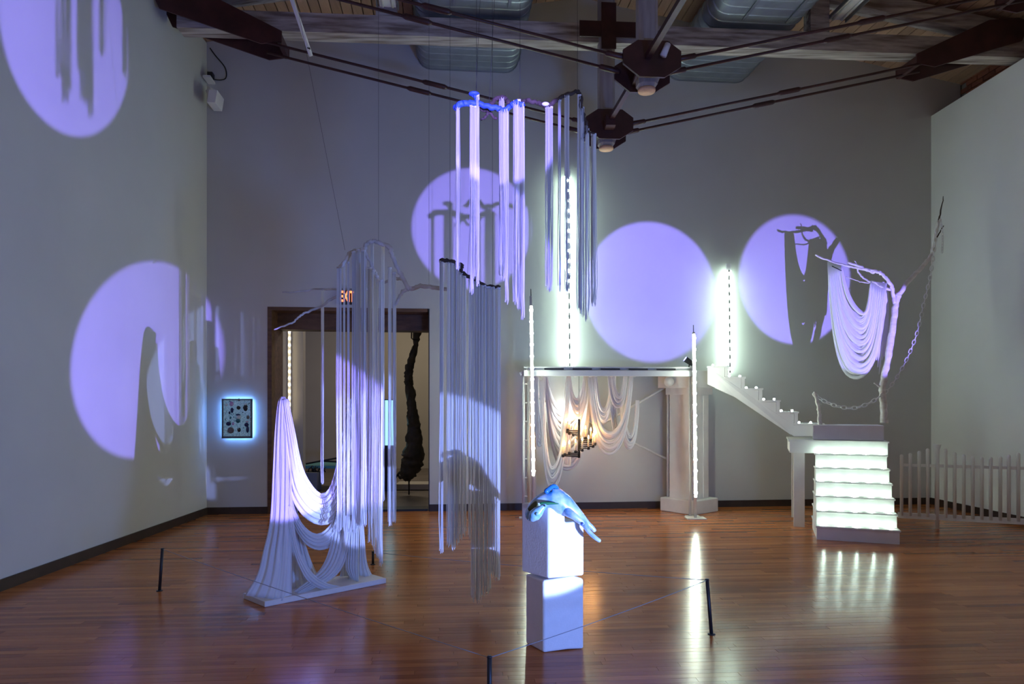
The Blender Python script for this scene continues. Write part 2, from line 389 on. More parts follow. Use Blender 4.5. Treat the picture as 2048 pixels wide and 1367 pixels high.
MB().tube([W(818, 952, 12.2), Vector((W(818, 952, 12.2).x, 12.2, 0))], .014, 6).build('support_pin', M_BLACK, tw)
cr = thing('curled_root', W(800, 972, 13), 'small dark curled root lying by the hanging pod', 'root')
mb = MB()
for k in range(5):
    c = W(795 + k*5, 955 - (k % 2)*6, 12.7); mb.tube(smoothpath([c + Vector((-.05, 0, -.02)), c + Vector((0, .02, .05)), c + Vector((.05, 0, -.01)), c + Vector((.10, -.02, .03))], 4), .02, 6)
mb.build('root_strand', M_TWIST, cr)
MB().obox(W(790, 968, 12.9), (.62, 0, 0), (0, .5, 0), (0, 0, -(W(790, 968, 12.9).z))).build('low_plinth', M_BROOM, cr)
# table with teal edge
tt = thing('low_table', W(650, 975, 13), 'low dark table with a teal lit edge inside the doorway', 'table')
a = W(596, 934, 12.3); 
tabL, tabR = W(596, 931, 12.9), W(700, 931, 12.9)
MB().obox(tabL, tabR - tabL, (0, .8, 0), (0, 0, -.05)).build('table_top', mat('teal_top', (.10, .36, .42), .4), tt)
for x in (tabL.x + .05, tabR.x - .09):
    for y in (12.95, 13.6): MB().box((x, y, 0), (x + .04, y + .04, tabL.z - .05)).build('leg', M_BLACK, tt)
st = thing('sloped_bar', W(640, 925, 12.9), 'black sloping bar resting across the teal table', 'bar')
MB().bar(W(612, 927, 13.0), W(682, 914, 13.0), .03, .03).build('bar_rod', M_BLACK, st); MB().bar(W(640, 921, 13.1), W(690, 924, 13.1), .03, .03).build('bar_rod', M_BLACK, st)
bxp = thing('grey_box', W(620, 975, 12.6), 'grey box of dark spiky stems below the teal table', 'box')
a = W(603, 945, 12.7); b = W(634, 945, 12.7)
MB().box((a.x, 12.7, 0), (b.x, 13.0, a.z)).build('box_body', mat('slate_grey_box', (.20, .22, .28), .6), bxp)
for k in range(12):
    c = Vector((lerp(a.x, b.x + .15, random.random()), 12.85, a.z)); MB().tube([c, c + Vector((random.uniform(-.05, .05), 0, .05)), c + Vector((random.uniform(-.1, .1), 0, random.uniform(.05, .13)))], [.012, .01, .003], 5).build('stem', M_BLACK, bxp)
cy = thing('lightbox_panel', W(776, 850, 12.5), 'pale cyan lightbox panel glowing behind the fringe in the doorway', 'lightbox')
a = W(770, 890, 12.6); b = W(786, 800, 12.6)
MB().box((a.x, 12.6, a.z), (b.x, 12.68, b.z)).build('lit_face', M_CYAN, cy)
MB().box((a.x - .02, 12.64, 0), (b.x + .02, 12.80, b.z + .02)).build('back_case', M_BLACK, cy)

# ------------------------------------------------------------------ roof trusses
TS = Vector((1, .069, 0)).normalized()
def truss(px0, py0, label):
    P0 = Vector((px0, py0, 0))
    root = thing('roof_truss', (px0, py0, 4.85), label, 'truss')
    def S(s, z, off=0): 
        p = P0 + TS*s + UD*off; return Vector((p.x, p.y, z))
    MB().bar(S(-5.35, 6.34, .1), S(5.7, 6.34, .1), .23, .24).build('tie_beam', M_BEAM, root)
    pb = MB().bar(S(0, 4.875), S(0, 7.4), .20, .20, up=UD).build('king_post', M_POST, root); bevel(pb, .04, 1)
    e = MB().lathe(S(0, 4.85), [(.088, 0), (.092, .01), (.092, .03)], 20).build('post_end', M_ENDGRAIN, root); e['label'] = 'pale round sawn end of the post'
    for s0, s1 in ((-5.45, 0), (0, 5.8)):
        z0, z1 = 7.62 - .17*abs(s0), 7.62 - .17*abs(s1)
        MB().bar(S(s0, z0 - .10, .1), S(s1, z1 - .10, .1), .20, .22).build('rafter', M_BEAM, root)
    for s in (-2.8, 2.85): MB().bar(S(s, 6.46, .1), S(s, 7.0, .1), .26, .18, up=UD).build('strut', M_BEAM, root)
    for off in (-.06, ): 
        MB().bar(S(-.37, 6.33, -.125), S(.40, 6.33, -.125), .02, .20).build('strap_plate', M_STEEL, root)
        MB().bar(S(0, 6.08, -.14), S(0, 6.66, -.14), .19, .02, up=UD).build('strap_plate', M_STEEL, root)
    oc = [(-.30, -.04), (-.30, .10), (-.15, .20), (.16, .20), (.30, .10), (.30, -.06), (.13, -.17), (-.13, -.17)]
    for off in (-.20, .16):
        MB().prism([S(a, 5.09 + b, off) for a, b in oc], UD*.03).build('gusset_plate', M_STEEL, root)
    MB().box((px0 - .13, py0 - .17, 4.98), (px0 + .13, py0 + .17, 5.02)).build('seat_plate', M_STEEL, root)
    for sg in (-1, 1):
        for off in (-.15, .14):
            a, b = S(sg*.24, 5.12, off), S(sg*4.30, 6.02 + (.04 if sg > 0 else 0), off)
            rod = MB().tube([a, b], .017, 8).build('tension_rod', M_STEEL, root)
            d = (b - a).normalized()
            MB().tube([a, a + d*.02, a + d*.22, a + d*.24], [.012, .034, .030, .017], 8).build('clevis', M_STEEL, rod)
            m = lerp(a, b, .50 + (.02 if off < 0 else -.03)*sg)
            MB().tube([m - d*.16, m - d*.12, m + d*.12, m + d*.16], [.017, .032, .032, .017], 8).build('turnbuckle', M_STEEL, rod)
        ap = [(4.05, 6.02), (4.05, 6.14), (5.05, 6.62), (5.45, 6.66), (5.62, 6.62), (5.50, 6.36), (4.3, 5.98)]
        for off in (-.17, .24):
            MB().prism([S(sg*a, b, off) for a, b in ap], UD*.02).build('bracket_plate', M_STEEL, root)
        MB().bar(S(sg*4.08, 6.06, -.16), S(sg*4.08, 6.06, .25), .05, .12).build('rod_seat', M_STEEL, root)
    return root
far_truss = truss(1.21, 9.0, 'timber roof truss with oxblood steel plates, the one nearer the back wall')
near = dup(far_truss, None, (.20, -1.67, 0))
near['label'] = 'timber roof truss with oxblood steel plates and rods, nearer the viewer, higher in view'
lt = thing('ridge_strut', (1.2, 8.75, 5.1), 'dark steel strut linking the hanging posts of the two roof trusses', 'strut')
MB().bar((1.22, 8.72, 5.12), (1.20 + .10*5.4, 3.6, 5.12), .055, .055).build('strut_bar', M_STEEL, lt)
MB().box((1.16, 8.62, 5.02), (1.28, 8.80, 5.15)).build('end_plate', M_STEEL, lt)
# ducts
def duct(name, xl, xr, y0, label):
    a = wall_pt(xl); b = wall_pt(xr); w = (b - a).length; c = (a + b)/2
    root = thing(name, (c.x, c.y, 6.52), label, 'duct'); ln = 8.0
    prof = []
    hw, r, h = w/2, .20, .42
    for cx_, cz_, a0 in ((hw - r, r, -90), (hw - r, h - r, 0), (-hw + r, h - r, 90), (-hw + r, r, 180)):
        for k in range(6): 
            t_ = math.radians(a0 + k*18); prof.append((cx_ + r*math.cos(t_), cz_ + r*math.sin(t_)))
    def ring(d, sc=1.): 
        return [c + BD*(x*sc) + Vector((0, 0, 6.52 + h/2 + (z - h/2)*sc)) - UD*d for x, z in prof]
    mb = MB(); n = len(prof); vs = ring(0) + ring(ln)
    mb.add(vs, [(k, (k+1) % n, n+(k+1) % n, n+k) for k in range(n)], True); mb.add(ring(ln), [tuple(range(n))]); mb.build('duct_shell', M_ZINC, root)
    d = .12
    while d < 5.2:
        g = ring(d, 1.0); q = ring(d + .018, 1.035); e = ring(d + .036, 1.0)
        MB().add(g + q + e, [(j*n+k, j*n+(k+1) % n, (j+1)*n+(k+1) % n, (j+1)*n+k) for j in (0, 1) for k in range(n)], True).build('seam_rib', M_ZINC, root)
        d += .17
    e = ring(0, 1.02); e2 = ring(.035, 1.02)
    MB().add(e + e2 + ring(.035, .98), [(j*n+k, j*n+(k+1) % n, (j+1)*n+(k+1) % n, (j+1)*n+k) for j in (0, 1) for k in range(n)]).build('end_flange', M_STRAP, root)
    for dd in (1.75, 3.0):
        for sx in (-.16, .30):
            p = c + BD*(sx*w) - UD*dd
            MB().bar((p.x, p.y, 6.50), (p.x - UD.x*.9, p.y - UD.y*.9, 6.50), .035, .012).build('hanger_strap', M_STRAP, root)
    return root
duct('air_duct', 836, 1035, 0, 'galvanised flat oval air duct over the beam, left of the posts')
duct('air_duct.001', 1333, 1494, 0, 'galvanised flat oval air duct over the beam, right of the posts')
# fluorescent fittings, drop pole, camera unit, clamp spot
def fluoro(px, py, Y, label):
    a = W(px, py, Y); z = a.z; b = a - UD*1.5
    root = thing('strip_light_fitting', (a.x, a.y, z), label, 'light fitting')
    MB().bar(a, b, .20, .05).build('housing', M_WHITE, root)
    for s in (-.06, .06): MB().tube([a + SIDE*s + Vector((0, 0, -.04)) - UD*.03, b + SIDE*s + Vector((0, 0, -.04)) + UD*.03], .016, 8).build('tube_lamp', M_WHITE, root)
    for s in (-.13, .13): MB().bar(a + SIDE*s + Vector((0, 0, -.035)), b + SIDE*s + Vector((0, 0, -.035)), .012, .05).build('reflector_fin', M_STRAP, root)
    for d in (.2, 1.3): MB().tube([a - UD*d, Vector((*(a - UD*d).xy, ceil_z(a - UD*d) + .03))], .006, 5).build('hanger_wire', M_STRAP, root)
fluoro(776, 10, 8.7, 'white unlit strip light high in the roof above the left duct edge')
fluoro(1672, 36, 9.3, 'white unlit strip light in the roof at the right')
t = thing('drop_pole', W(622, 112, 7.6), 'slim white pole slanting down from the roof at the left', 'pole')
MB().tube([W(540, -130, 7.2), W(622, 112, 7.6)], .022, 10).build('pole_tube', M_WHITE, t)
MB().tube([W(612, 94, 7.58), W(620, 98, 7.50), W(617, 92, 7.65)], .006, 5).build('clip_ring', M_BLACK, t)
t = thing('wall_projector', W(434, 200, 9.9), 'small white projector unit on a bracket in the upper left corner', 'projector')
pA, pB = wall_pt(418, 160), wall_pt(418, 160)
MB().obox(wall_pt(416, 168, .0), BD*.10, BN*-.22, (0, 0, .03)).build('wall_bracket', M_GREYW, t)
MB().obox(wall_pt(419, 158, .08), BD*.07, BN*-.1, (0, 0, .06)).build('power_plug', M_BLACK, t)
MB().bar(wall_pt(421, 180, .18), wall_pt(430, 205, .22), .10, .09).build('mount_arm', M_GREYW, t)
MB().obox(wall_pt(428, 222, .12), BD*.11, BN*-.30, (.03, 0, .17)).build('projector_body', M_GREYW, t)
MB().tube(smoothpath([wall_pt(424, 158, .1), wall_pt(440, 160, .05), wall_pt(452, 155, .04), wall_pt(450, 135, .04), wall_pt(430, 110, .05), wall_pt(420, 96, .05)], 6), .008, 6).build('power_cable', M_BLACK, t)
t = thing('clamp_spotlight', W(1333, 105, 7.1), 'small spotlight clamped to the near truss plate', 'spotlight')
MB().tube([W(1326, 112, 7.1), W(1336, 88, 7.1)], [.035, .03], 10).build('lamp_barrel', M_GREYW, t)
MB().tube([W(1338, 84, 7.1), W(1340, 92, 7.15), W(1330, 108, 7.15)], .008, 6).build('clamp', M_BLACK, t)

# ------------------------------------------------------------------ platform, column, stairs
DY0 = 9.75
t = thing('raised_platform', W(1220, 740, 10.1), 'white raised platform on scaffold legs under the plain lit circle', 'platform')
zt = 2.10; zb = 2.02
xl, xr = W(1052, 0, DY0).x, W(1392, 0, DY0).x
def ybk(x): return BL.y + (x - BL.x)*BD.y/BD.x
def PF(x, y, z): return Vector((x, y + (x - 1.2)*.07, z))
def pbox(mb, x0, x1, y0, y1, z0, z1):
    return mb.prism([PF(x0, y0, z0), PF(x1, y0, z0), PF(x1, y1, z0), PF(x0, y1, z0)], (0, 0, z1 - z0))
pbox(MB(), xl, xr, 9.78, 10.50, 2.00, 2.08).build('deck', M_OFFW, t)
pbox(MB(), xl - .03, xr + .02, 9.70, 9.78, 1.97, 2.05).build('front_rail', M_WHITE, t)
for k in range(5):
    x = lerp(xl + .25, xr - .55, k/4); pbox(MB(), x, x + .27, 9.69, 9.70, 2.055, 2.078).build('dark_slot', M_BLACK, t)
pbox(MB(), xl - .03, xr + .02, 9.72, 9.79, 2.08, 2.10).build('edge_lip', M_WHITE, t)
def ladder_leg(px, Y, w, label=None, rungs=7):
    b = W(px, 0, Y); b.z = 0; mb = MB()
    for s in (0, w): mb.tube([b + Vector((s, 0, 0)), b + Vector((s, 0, 1.99))], .020, 8)
    for k in range(rungs): z = .3 + k*.26; mb.tube([b + Vector((0, 0, z)), b + Vector((w, 0, z))], .012, 6)
    mb.box((b.x - .06, b.y - .06, 0), (b.x + w + .06, b.y + .06, .012))
    mb.build('scaffold_leg', M_OFFW, t)
ladder_leg(1047, 9.72, .07); ladder_leg(1380, 9.85, .07); ladder_leg(1336, 10.45, .09); ladder_leg(1060, 10.35, .07)
MB().bar(W(1040, 748, 9.75), W(1066, 737, 9.75), .03, .05).build('corner_brace', M_GREYW, t)
MB().tube([W(1068, 790, 10.46), W(1350, 925, 10.52)], .016, 8).build('cross_brace', M_OFFW, t)
MB().tube([W(1346, 765, 10.5), W(1200, 850, 10.47)], .016, 8).build('cross_brace', M_OFFW, t)
MB().lathe(W(1337, 763, 10.2), [(.03, 0), (.07, .01), (.07, .05), (.02, .08)], 14, axis=(0, -1, 0)).build('clamp_ring', M_OFFW, t)
# corner column
cb = G(1398, 1033)
colm = thing('pilaster_column', (2.68, 10.3, 0), 'white square corner column with stepped cap and base beneath the platform end', 'column')
ca = math.radians(40); ex = Vector((math.cos(ca), math.sin(ca), 0)); ey = Vector((-math.sin(ca), math.cos(ca), 0))
cc = Vector((2.62, 10.36, 0))
def cbox(h, z0, z1, name, m):
    c = cc; o = c - ex*h - ey*h; o.z = z0
    return MB().obox(o, ex*2*h, ey*2*h, (0, 0, z1 - z0)).build(name, m, colm)
bevel(cbox(.30, 0, .20, 'base_block', M_OFFW), .01, 1); cbox(.20, .20, 1.80, 'shaft', M_OFFW); cbox(.24, 1.72, 1.84, 'necking', M_OFFW); cbox(.32, 1.82, 2.06, 'cap_block', M_OFFW)
for s in (-.11, .11):
    o = cc - ex*.20 - ey*.20; MB().obox(o + ex*(.20 + s - .05) + Vector((0, 0, .22)) - ey*.015, ex*.10, ey*.016, (0, 0, 1.48)).build('raised_panel', M_OFFW, colm)
# LED poles
def led_pole(px, Y, ytop, y0, y1, xtop, base, label):
    root = thing('led_pole', W(px, 0, Y) * 1.0, label, 'light')
    b = W(px, 0, Y); root.location = (b.x, b.y, 0); b.z = 0
    zt_, z0, z1 = W(px, ytop, Y).z, W(px, y0, Y).z, W(px, y1, Y).z
    dx = (xtop - px)/FPX*Y; H_ = zt_
    def at(z, off=0): return Vector((b.x + dx*z/H_, b.y + off, z))
    MB().tube([at(.0), at(zt_)], .020, 10).build('pole', M_OFFW, root)
    if base: MB().box((b.x - .13, b.y - .10, 0), (b.x + .13, b.y + .10, .014)).build('base_plate', M_OFFW, root)
    MB().tube([at(zt_ - .0), at(zt_ + .10)], .006, 6).build('tip_pin', M_BLACK, root)
    MB().tube([at(z1, -.022), at(z0, -.022)], .018, 8).build('diffuser', M_LED, root)
    n = 15; first = None
    for i in range(n):
        c = at(lerp(z1 + .06, z0 - .06, i/(n-1)), -.034)
        if first is None: first = MB().ball(c, .026, 8, 5).build('led_bulb', M_LEDB, root); f0 = c
        else: o = first.copy(); COL.objects.link(o); o.location = c - f0
led_pole(1068, 9.5, 592, 612, 950, 1062, True, 'tall glowing LED pole at the left corner of the platform')
led_pole(1391, 9.68, 664, 668, 993, 1387, True, 'glowing LED pole on a base plate at the right corner of the platform')
def wall_led(px, ytop, ybot, label, n, tilt=0):
    a, b = wall_pt(px, ytop, .10), wall_pt(px + tilt, ybot, .10)
    root = thing('led_wall_strip', b, label, 'light')
    MB().bar(a + Vector((0, 0, .10)), b, .075, .03, up=-BN).build('mounting_rail', M_GREYW, root)
    MB().bar(a - BN*.02, b - BN*.02, .012, .02, up=-BN).build('wire_channel', M_BLACK, root)
    for s in (-1, 1): MB().tube([a + BD*.042*s + BN*.02, b + BD*.042*s + BN*.02], .012, 6).build('edge_tape', M_LEDT, root)
    for k in (.06, .94): 
        c = lerp(a, b, k); MB().bar(c, c + BN*.10, .03, .03).build('standoff', M_GREYW, root)
    first = None
    for i in range(n):
        c = lerp(a, b, (i + .5)/n) - BN*.030
        if first is None: first = MB().ball(c, .022, 8, 5).build('led_bulb', M_LEDB, root); f0 = c
        else: o = first.copy(); COL.objects.link(o); o.location = c - f0
wall_led(1136, 352, 732, 'long glowing LED strip on the back wall behind the hanging fringe', 19, 3)
wall_led(1457, 540, 745, 'short glowing LED strip on the back wall above the side stair', 13, 2)
# front flight with lit treads
tr = thing('front_steps', G(1700, 1085), 'white flight of six steps outlined with rows of tiny lights', 'steps')
F0 = Vector((3.57, 8.20, 0)); wd_ = Vector((.94, -.34, 0)).normalized(); bk = Vector((.34, .94, 0)).normalized(); SW, RH, RN = .86, .16, .135
for k in range(7):
    o = F0 + bk*RN*k - Vector((0, 0, 0)); tap = .006*k
    o = o + wd_*tap
    z0 = RH*k
    last = k == 6
    if not last:
        MB().obox(o + Vector((0, 0, z0)), wd_*(SW - 2*tap), bk*(RN*(6 - k) - .004), (0, 0, RH - .022)).build('riser', M_GREYW if k == 0 else M_WHITE, tr)
        bevel(MB().obox(o - bk*.022 - wd_*.012 + Vector((0, 0, z0 + RH - .022)), wd_*(SW - 2*tap + .024), bk*(RN*(6 - k) + .016), (0, 0, .022)).build('tread', M_WHITE, tr), .005, 1)
first = None
for k in range(6):
    for j in range(5):
        c = F0 + bk*(RN*k + RN - .10 - .0) + wd_*(SW*(.09 + .205*j)) + Vector((0, 0, RH*(k+1) + .012)); c = F0 + bk*(RN*k + .055) + wd_*(SW*(.09 + .205*j)) + Vector((0, 0, RH*(k+1) + .014))
        if first is None: first = MB().ball(c, .013, 8, 5).build('led_bulb', M_LEDS, tr); f0 = c
        else: o = first.copy(); COL.objects.link(o); o.location = c - f0
# landing
LZ = RH*7
lo_ = F0 + bk*RN*6
ld_ = thing('stair_landing', lo_ + Vector((0, 0, 0)), 'white landing table between the lit front steps and the side stair', 'landing')
MB().obox(lo_ - wd_*.27 + Vector((0, 0, LZ - .165)), wd_*(SW + .27), bk*.95, (0, 0, .145)).build('apron', M_WHITE, ld_)
MB().obox(lo_ - wd_*.285 - bk*.012 + Vector((0, 0, LZ - .02)), wd_*(SW + .30), bk*.975, (0, 0, .02)).build('landing_top', M_WHITE, ld_)
for s, d in ((-.22, .02), (-.22, .80), (SW - .16, .80)):
    MB().obox(lo_ + wd_*s + bk*d, wd_*.13, bk*.10, (0, 0, LZ - .165)).build('leg', M_OFFW, ld_)
# grey box on landing
pb_ = thing('planter_box', lo_ + bk*.2 + wd_*.3 + Vector((0, 0, LZ)), 'pale grey closed box on the landing holding the white tree', 'box')
bevel(MB().prism([lo_ + wd_*a_ + bk*b_ + Vector((0, 0, LZ)) for a_, b_ in ((.005, .10), (SW - .025, .10), (SW - .025, .55), (.36, .55))], (0, 0, .195)).build('box_body', M_GREYW, pb_), .012, 2)
# side stair
S0, S1 = W(1415, 735, 9.85), W(1650, 872, 9.25)
ss = thing('side_stair', S1, 'white side stair with saw-tooth stringer and small lights climbing to the platform', 'stair')
ps = [(1648, 850), (1645, 872), (1588, 872), (1470, 793), (1415, 768), (1415, 734), (1449, 734), (1449, 755), (1482, 756), (1482, 778), (1517, 780), (1517, 803), (1552, 804), (1552, 826), (1588, 827), (1588, 850)]
def sy(px): return lerp(9.85, 9.22, (px - 1415)/240)
def sp(px, py, off=0): return W(px, py, sy(px)) + Vector((0, off, 0))
MB().prism([sp(*q) for q in ps], (0.02, .045, 0)).build('stringer', M_WHITE, ss)
MB().prism([sp(*q) + Vector((.16, .52, 0)) for q in ps], (0.02, .045, 0)).build('stringer', M_WHITE, ss)
treads = [(1415, 1449, 734), (1449, 1482, 756), (1482, 1517, 779), (1517, 1552, 803), (1552, 1588, 826), (1588, 1640, 850)]
for x0, x1, y in treads:
    a, b = sp(x0 - 2, y, -.015), sp(x1 + 9, y, -.015); a.z = b.z
    MB().obox(a, b - a, (.17, .58, 0), (0, 0, .022)).build('tread', M_WHITE, ss)
for i in range(len(treads) - 1):
    x, y = treads[i][1], treads[i][2]; a = sp(x, y, -.012); b = sp(x + 7, y, -.012); c = sp(x, treads[i+1][2])
    MB().obox((a.x, a.y, a.z), (b.x - a.x, b.y - a.y, 0), (.16, .55, 0), (0, 0, c.z - a.z + .02)).build('riser', M_WHITE, ss)
first = None
for px, py in ((1427, 731), (1452, 731), (1460, 752), (1481, 753), (1494, 776), (1514, 776), (1529, 799), (1550, 799), (1564, 822), (1586, 822), (1600, 846), (1623, 846)):
    c = sp(px, py, .03) + Vector((0, 0, .008))
    if first is None: first = MB().ball(c, .016, 8, 5).build('led_bulb', M_LEDB, ss); f0 = c
    else: o = first.copy(); COL.objects.link(o); o.location = c - f0
# spotlight on the platform
t = thing('platform_spotlight', W(1385, 734, 9.9), 'small black spotlight on the platform edge beside the LED pole', 'spotlight')
MB().tube([W(1371, 718, 9.85), W(1386, 728, 9.85)], [.042, .035], 12).build('lamp_barrel', M_BLACK, t)
MB().lathe(W(1370.4, 717.5, 9.85), [(.036, 0), (.036, .006)], 12, axis=(-.7, 0, .5)).build('lens', glow('spot_lens', (.45, .45, 1.), 2.0), t)
MB().tube([W(1380, 724, 9.85), W(1378, 732, 9.85), Vector((*W(1378, 740, 9.85).xy, 2.10))], .010, 6).build('yoke', M_BLACK, t)

# ------------------------------------------------------------------ cloths
def ribbons(mb, A0, A1, B0, B1, sag0, sag1, n, r, asym0=.5, asym=None, dep=.04, flat=.45, seg=22, jit=.02):
    for k in range(n):
        v_ = k/max(1, n-1); A = lerp(Vector(A0), Vector(A1), v_); B = lerp(Vector(B0), Vector(B1), v_)
        sag = lerp(sag0, sag1, v_) + random.uniform(-jit, jit)
        pts = []
        oy = random.uniform(-dep, dep); asym_ = lerp(asym0, asym0 if asym is None else asym, v_)
        for i in range(seg+1):
            u = i/seg
            h = 1 - abs((u - asym_)/(asym_ if u < asym_ else 1 - asym_))**2.15
            p = lerp(A, B, u); p.z = lerp(A.z, B.z, u) - sag*h; p.y += oy*math.sin(PI*u)
            # pull sideways so that the sides hang almost plumb
            w_ = math.sin(2*PI*u)*.06*(B - A).length; p -= (B - A).normalized()*w_*(1 if True else 0)
            pts.append(p)
        mb.tube(pts, [r*(.45 + .55*math.sin(PI*min(1, max(0, u_/seg)))**.5) for u_ in range(seg+1)], 7, flat=flat)
    return mb
def fall(mb, A0, A1, B0, B1, folds, amp, nu=26, nv=20, pw=1.6, side=Vector((0, 1, 0))):
    A0, A1, B0, B1 = map(Vector, (A0, A1, B0, B1)); ph = random.random()*6
    def fn(u, v_):
        a, b = lerp(A0, A1, u), lerp(B0, B1, u); w_ = v_**pw
        p = Vector((lerp(a.x, b.x, w_), lerp(a.y, b.y, w_), lerp(a.z, b.z, v_)))
        p += side*(amp*math.sin(2*PI*folds*u + ph + .5*v_)*(.25 + .75*v_)); return p
    return mb.sheet(fn, nu*2, nv)
def swag(mb, A0, A1, B0, B1, s0, s1, folds, amp, nu=30, nv=14, asym=.5, side=Vector((0, -1, 0)), belly=0.):
    A0, A1, B0, B1 = map(Vector, (A0, A1, B0, B1)); ph = random.random()*6
    def fn(u, v_):
        A, B = lerp(A0, A1, v_), lerp(B0, B1, v_); sag = lerp(s0, s1, v_)
        h = 1 - abs((u - asym)/(asym if u < asym else 1 - asym))**2.2
        p = lerp(A, B, u); p.z -= sag*h
        p += side*((amp*math.sin(2*PI*folds*v_ + ph) + belly*v_)*math.sin(PI*u)**.7); return p
    return mb.sheet(fn, nu, nv*3)
# drapes under the platform : each pinned length of cloth is one thing
def P_(px, py, Y): return W(px, py, Y)
UZ = 751
DG = 'cloth lengths pinned under the platform'
def cloth_thing(name, label, px, Y, fn):
    root = thing(name, W(px, UZ, Y), label, 'drape')
    mb = MB(); fn(mb); mb.build('cloth', M_CLOTH, root)
    MB().box((root.location.x - .02, Y - .02, root.location.z - .02), (root.location.x + .02, Y + .02, 2.0)).build('pin_batten', M_OFFW, root)
    return root
def sagm(y, Y, top=UZ): return (y - top)/FPX*Y
cloth_thing('hanging_drape', 'narrow cloth loop hung beside the left LED pole under the platform', 1075, 10.0, lambda mb: ribbons(mb, P_(1068, UZ, 10.0), P_(1076, UZ, 10.0), P_(1090, UZ, 10.0), P_(1086, UZ, 10.0), sagm(890, 10), sagm(866, 10), 12, .018))
cloth_thing('hanging_drape', 'wide ribbed cloth fan sweeping behind the lit sheet under the platform', 1093, 10.25, lambda mb: ribbons(mb, P_(1090, UZ, 10.25), P_(1093, UZ, 10.25), P_(1186, UZ, 10.25), P_(1170, UZ, 10.25), sagm(938, 10.25), sagm(815, 10.25), 20, .025, asym0=.47, dep=.08))
cloth_thing('hanging_drape', 'lowest hanging cloth loop beneath the left of the platform', 1084, 9.95, lambda mb: ribbons(mb, P_(1080, 760, 9.95), P_(1086, 760, 9.95), P_(1140, UZ, 9.95), P_(1134, UZ, 9.95), sagm(970, 9.95), sagm(930, 9.95), 14, .016, asym0=.42))
cloth_thing('hanging_drape', 'brightest upright white sheet lit from behind under the platform', 1136, 10.0, lambda mb: fall(mb, P_(1133, UZ, 10.05), P_(1138, UZ, 10.05), P_(1117, 925, 10.0), P_(1143, 930, 10.0), 5, .018, pw=.7))
cloth_thing('hanging_drape', 'small V shaped cloth swag right beside the brightest sheet', 1150, 10.1, lambda mb: ribbons(mb, P_(1136, UZ, 10.1), P_(1140, UZ, 10.1), P_(1176, UZ, 10.1), P_(1168, UZ, 10.1), sagm(832, 10.1), sagm(800, 10.1), 15, .018))
cloth_thing('hanging_drape', 'deep open cloth loop right of the candle spiral', 1180, 9.95, lambda mb: ribbons(mb, P_(1176, UZ, 9.95), P_(1184, UZ, 9.95), P_(1266, UZ, 9.95), P_(1260, UZ, 9.95), sagm(906, 9.95), sagm(862, 9.95), 12, .018, asym0=.48))
cloth_thing('hanging_drape', 'short narrow cloth loop in the middle under the platform', 1192, 10.2, lambda mb: ribbons(mb, P_(1188, UZ, 10.2), P_(1193, UZ, 10.2), P_(1226, UZ, 10.2), P_(1222, UZ, 10.2), sagm(842, 10.2), sagm(815, 10.2), 10, .016))
cloth_thing('hanging_drape', 'shortest cloth loop pinned under the right of the platform', 1222, 10.05, lambda mb: ribbons(mb, P_(1216, UZ, 10.05), P_(1228, UZ, 10.05), P_(1254, UZ, 10.05), P_(1248, UZ, 10.05), sagm(815, 10.05), sagm(788, 10.05), 14, .017))
cloth_thing('hanging_drape', 'plumb brown-shaded cloth length falling under the right of the platform', 1226, 10.3, lambda mb: fall(mb, P_(1216, UZ, 10.3), P_(1232, UZ, 10.3), P_(1227, 872, 10.3), P_(1240, 885, 10.3), 4, .02))
cloth_thing('hanging_drape', 'bundled cloth swag furthest right under the platform', 1268, 10.2, lambda mb: ribbons(mb, P_(1240, 800, 10.2), P_(1248, 800, 10.2), P_(1278, 800, 10.2), P_(1272, 800, 10.2), sagm(897, 10.2, 800), sagm(868, 10.2, 800), 14, .016))
# bulb hidden behind the bright sheet
t = thing('work_lamp', W(1137, 822, 10.12), 'bright bare bulb glowing behind the white sheet under the platform', 'lamp')
MB().ball(W(1137, 822, 10.16), .045, 12, 8).build('bulb', glow('work_bulb', (.92, 1., .94), 260), t)
MB().tube([W(1137, 818, 10.16), Vector((*W(1137, 818, 10.16).xy, 2.0))], .008, 6).build('flex', M_BLACK, t)
# spiral chandelier
ch = thing('spiral_chandelier', W(1158, 915, 9.85), 'black spiral chandelier of candle lamps hanging under the platform', 'chandelier')
CH = W(1158, 877, 9.85)
MB().tube([W(1158, 838, 9.85), W(1158, 915, 9.85)], .018, 10).build('stem', M_BLACK, ch)
MB().tube([W(1158, 838, 9.85), Vector((*CH.xy, 2.0))], .005, 6).build('suspension_cable', M_STRAP, ch)
NA = 16
for i in range(NA):
    th = math.radians(180 - i*360/(NA - 1)*1.0); z = W(0, lerp(860, 911, i/(NA-1)), 9.85).z; R = lerp(.16, .225, min(1, i/5))
    e = Vector((CH.x + R*math.cos(th), CH.y + R*math.sin(th), z))
    arm = MB().tube([Vector((CH.x, CH.y, z - .01)), e], .009, 6).build('arm', M_BLACK, ch)
    MB().lathe(e - Vector((0, 0, .02)), [(.018, 0), (.022, .02), (.018, .04)], 10).build('candle_cup', M_BLACK, arm)
    MB().tube([e + Vector((0, 0, .02)), e + Vector((0, 0, .13))], .011, 8).build('candle', M_CANDLE, arm)
    MB().lathe(e + Vector((0, 0, .13)), [(.004, 0), (.011, .015), (.008, .03), (.001, .05)], 8).build('flame', M_FLAME, arm)

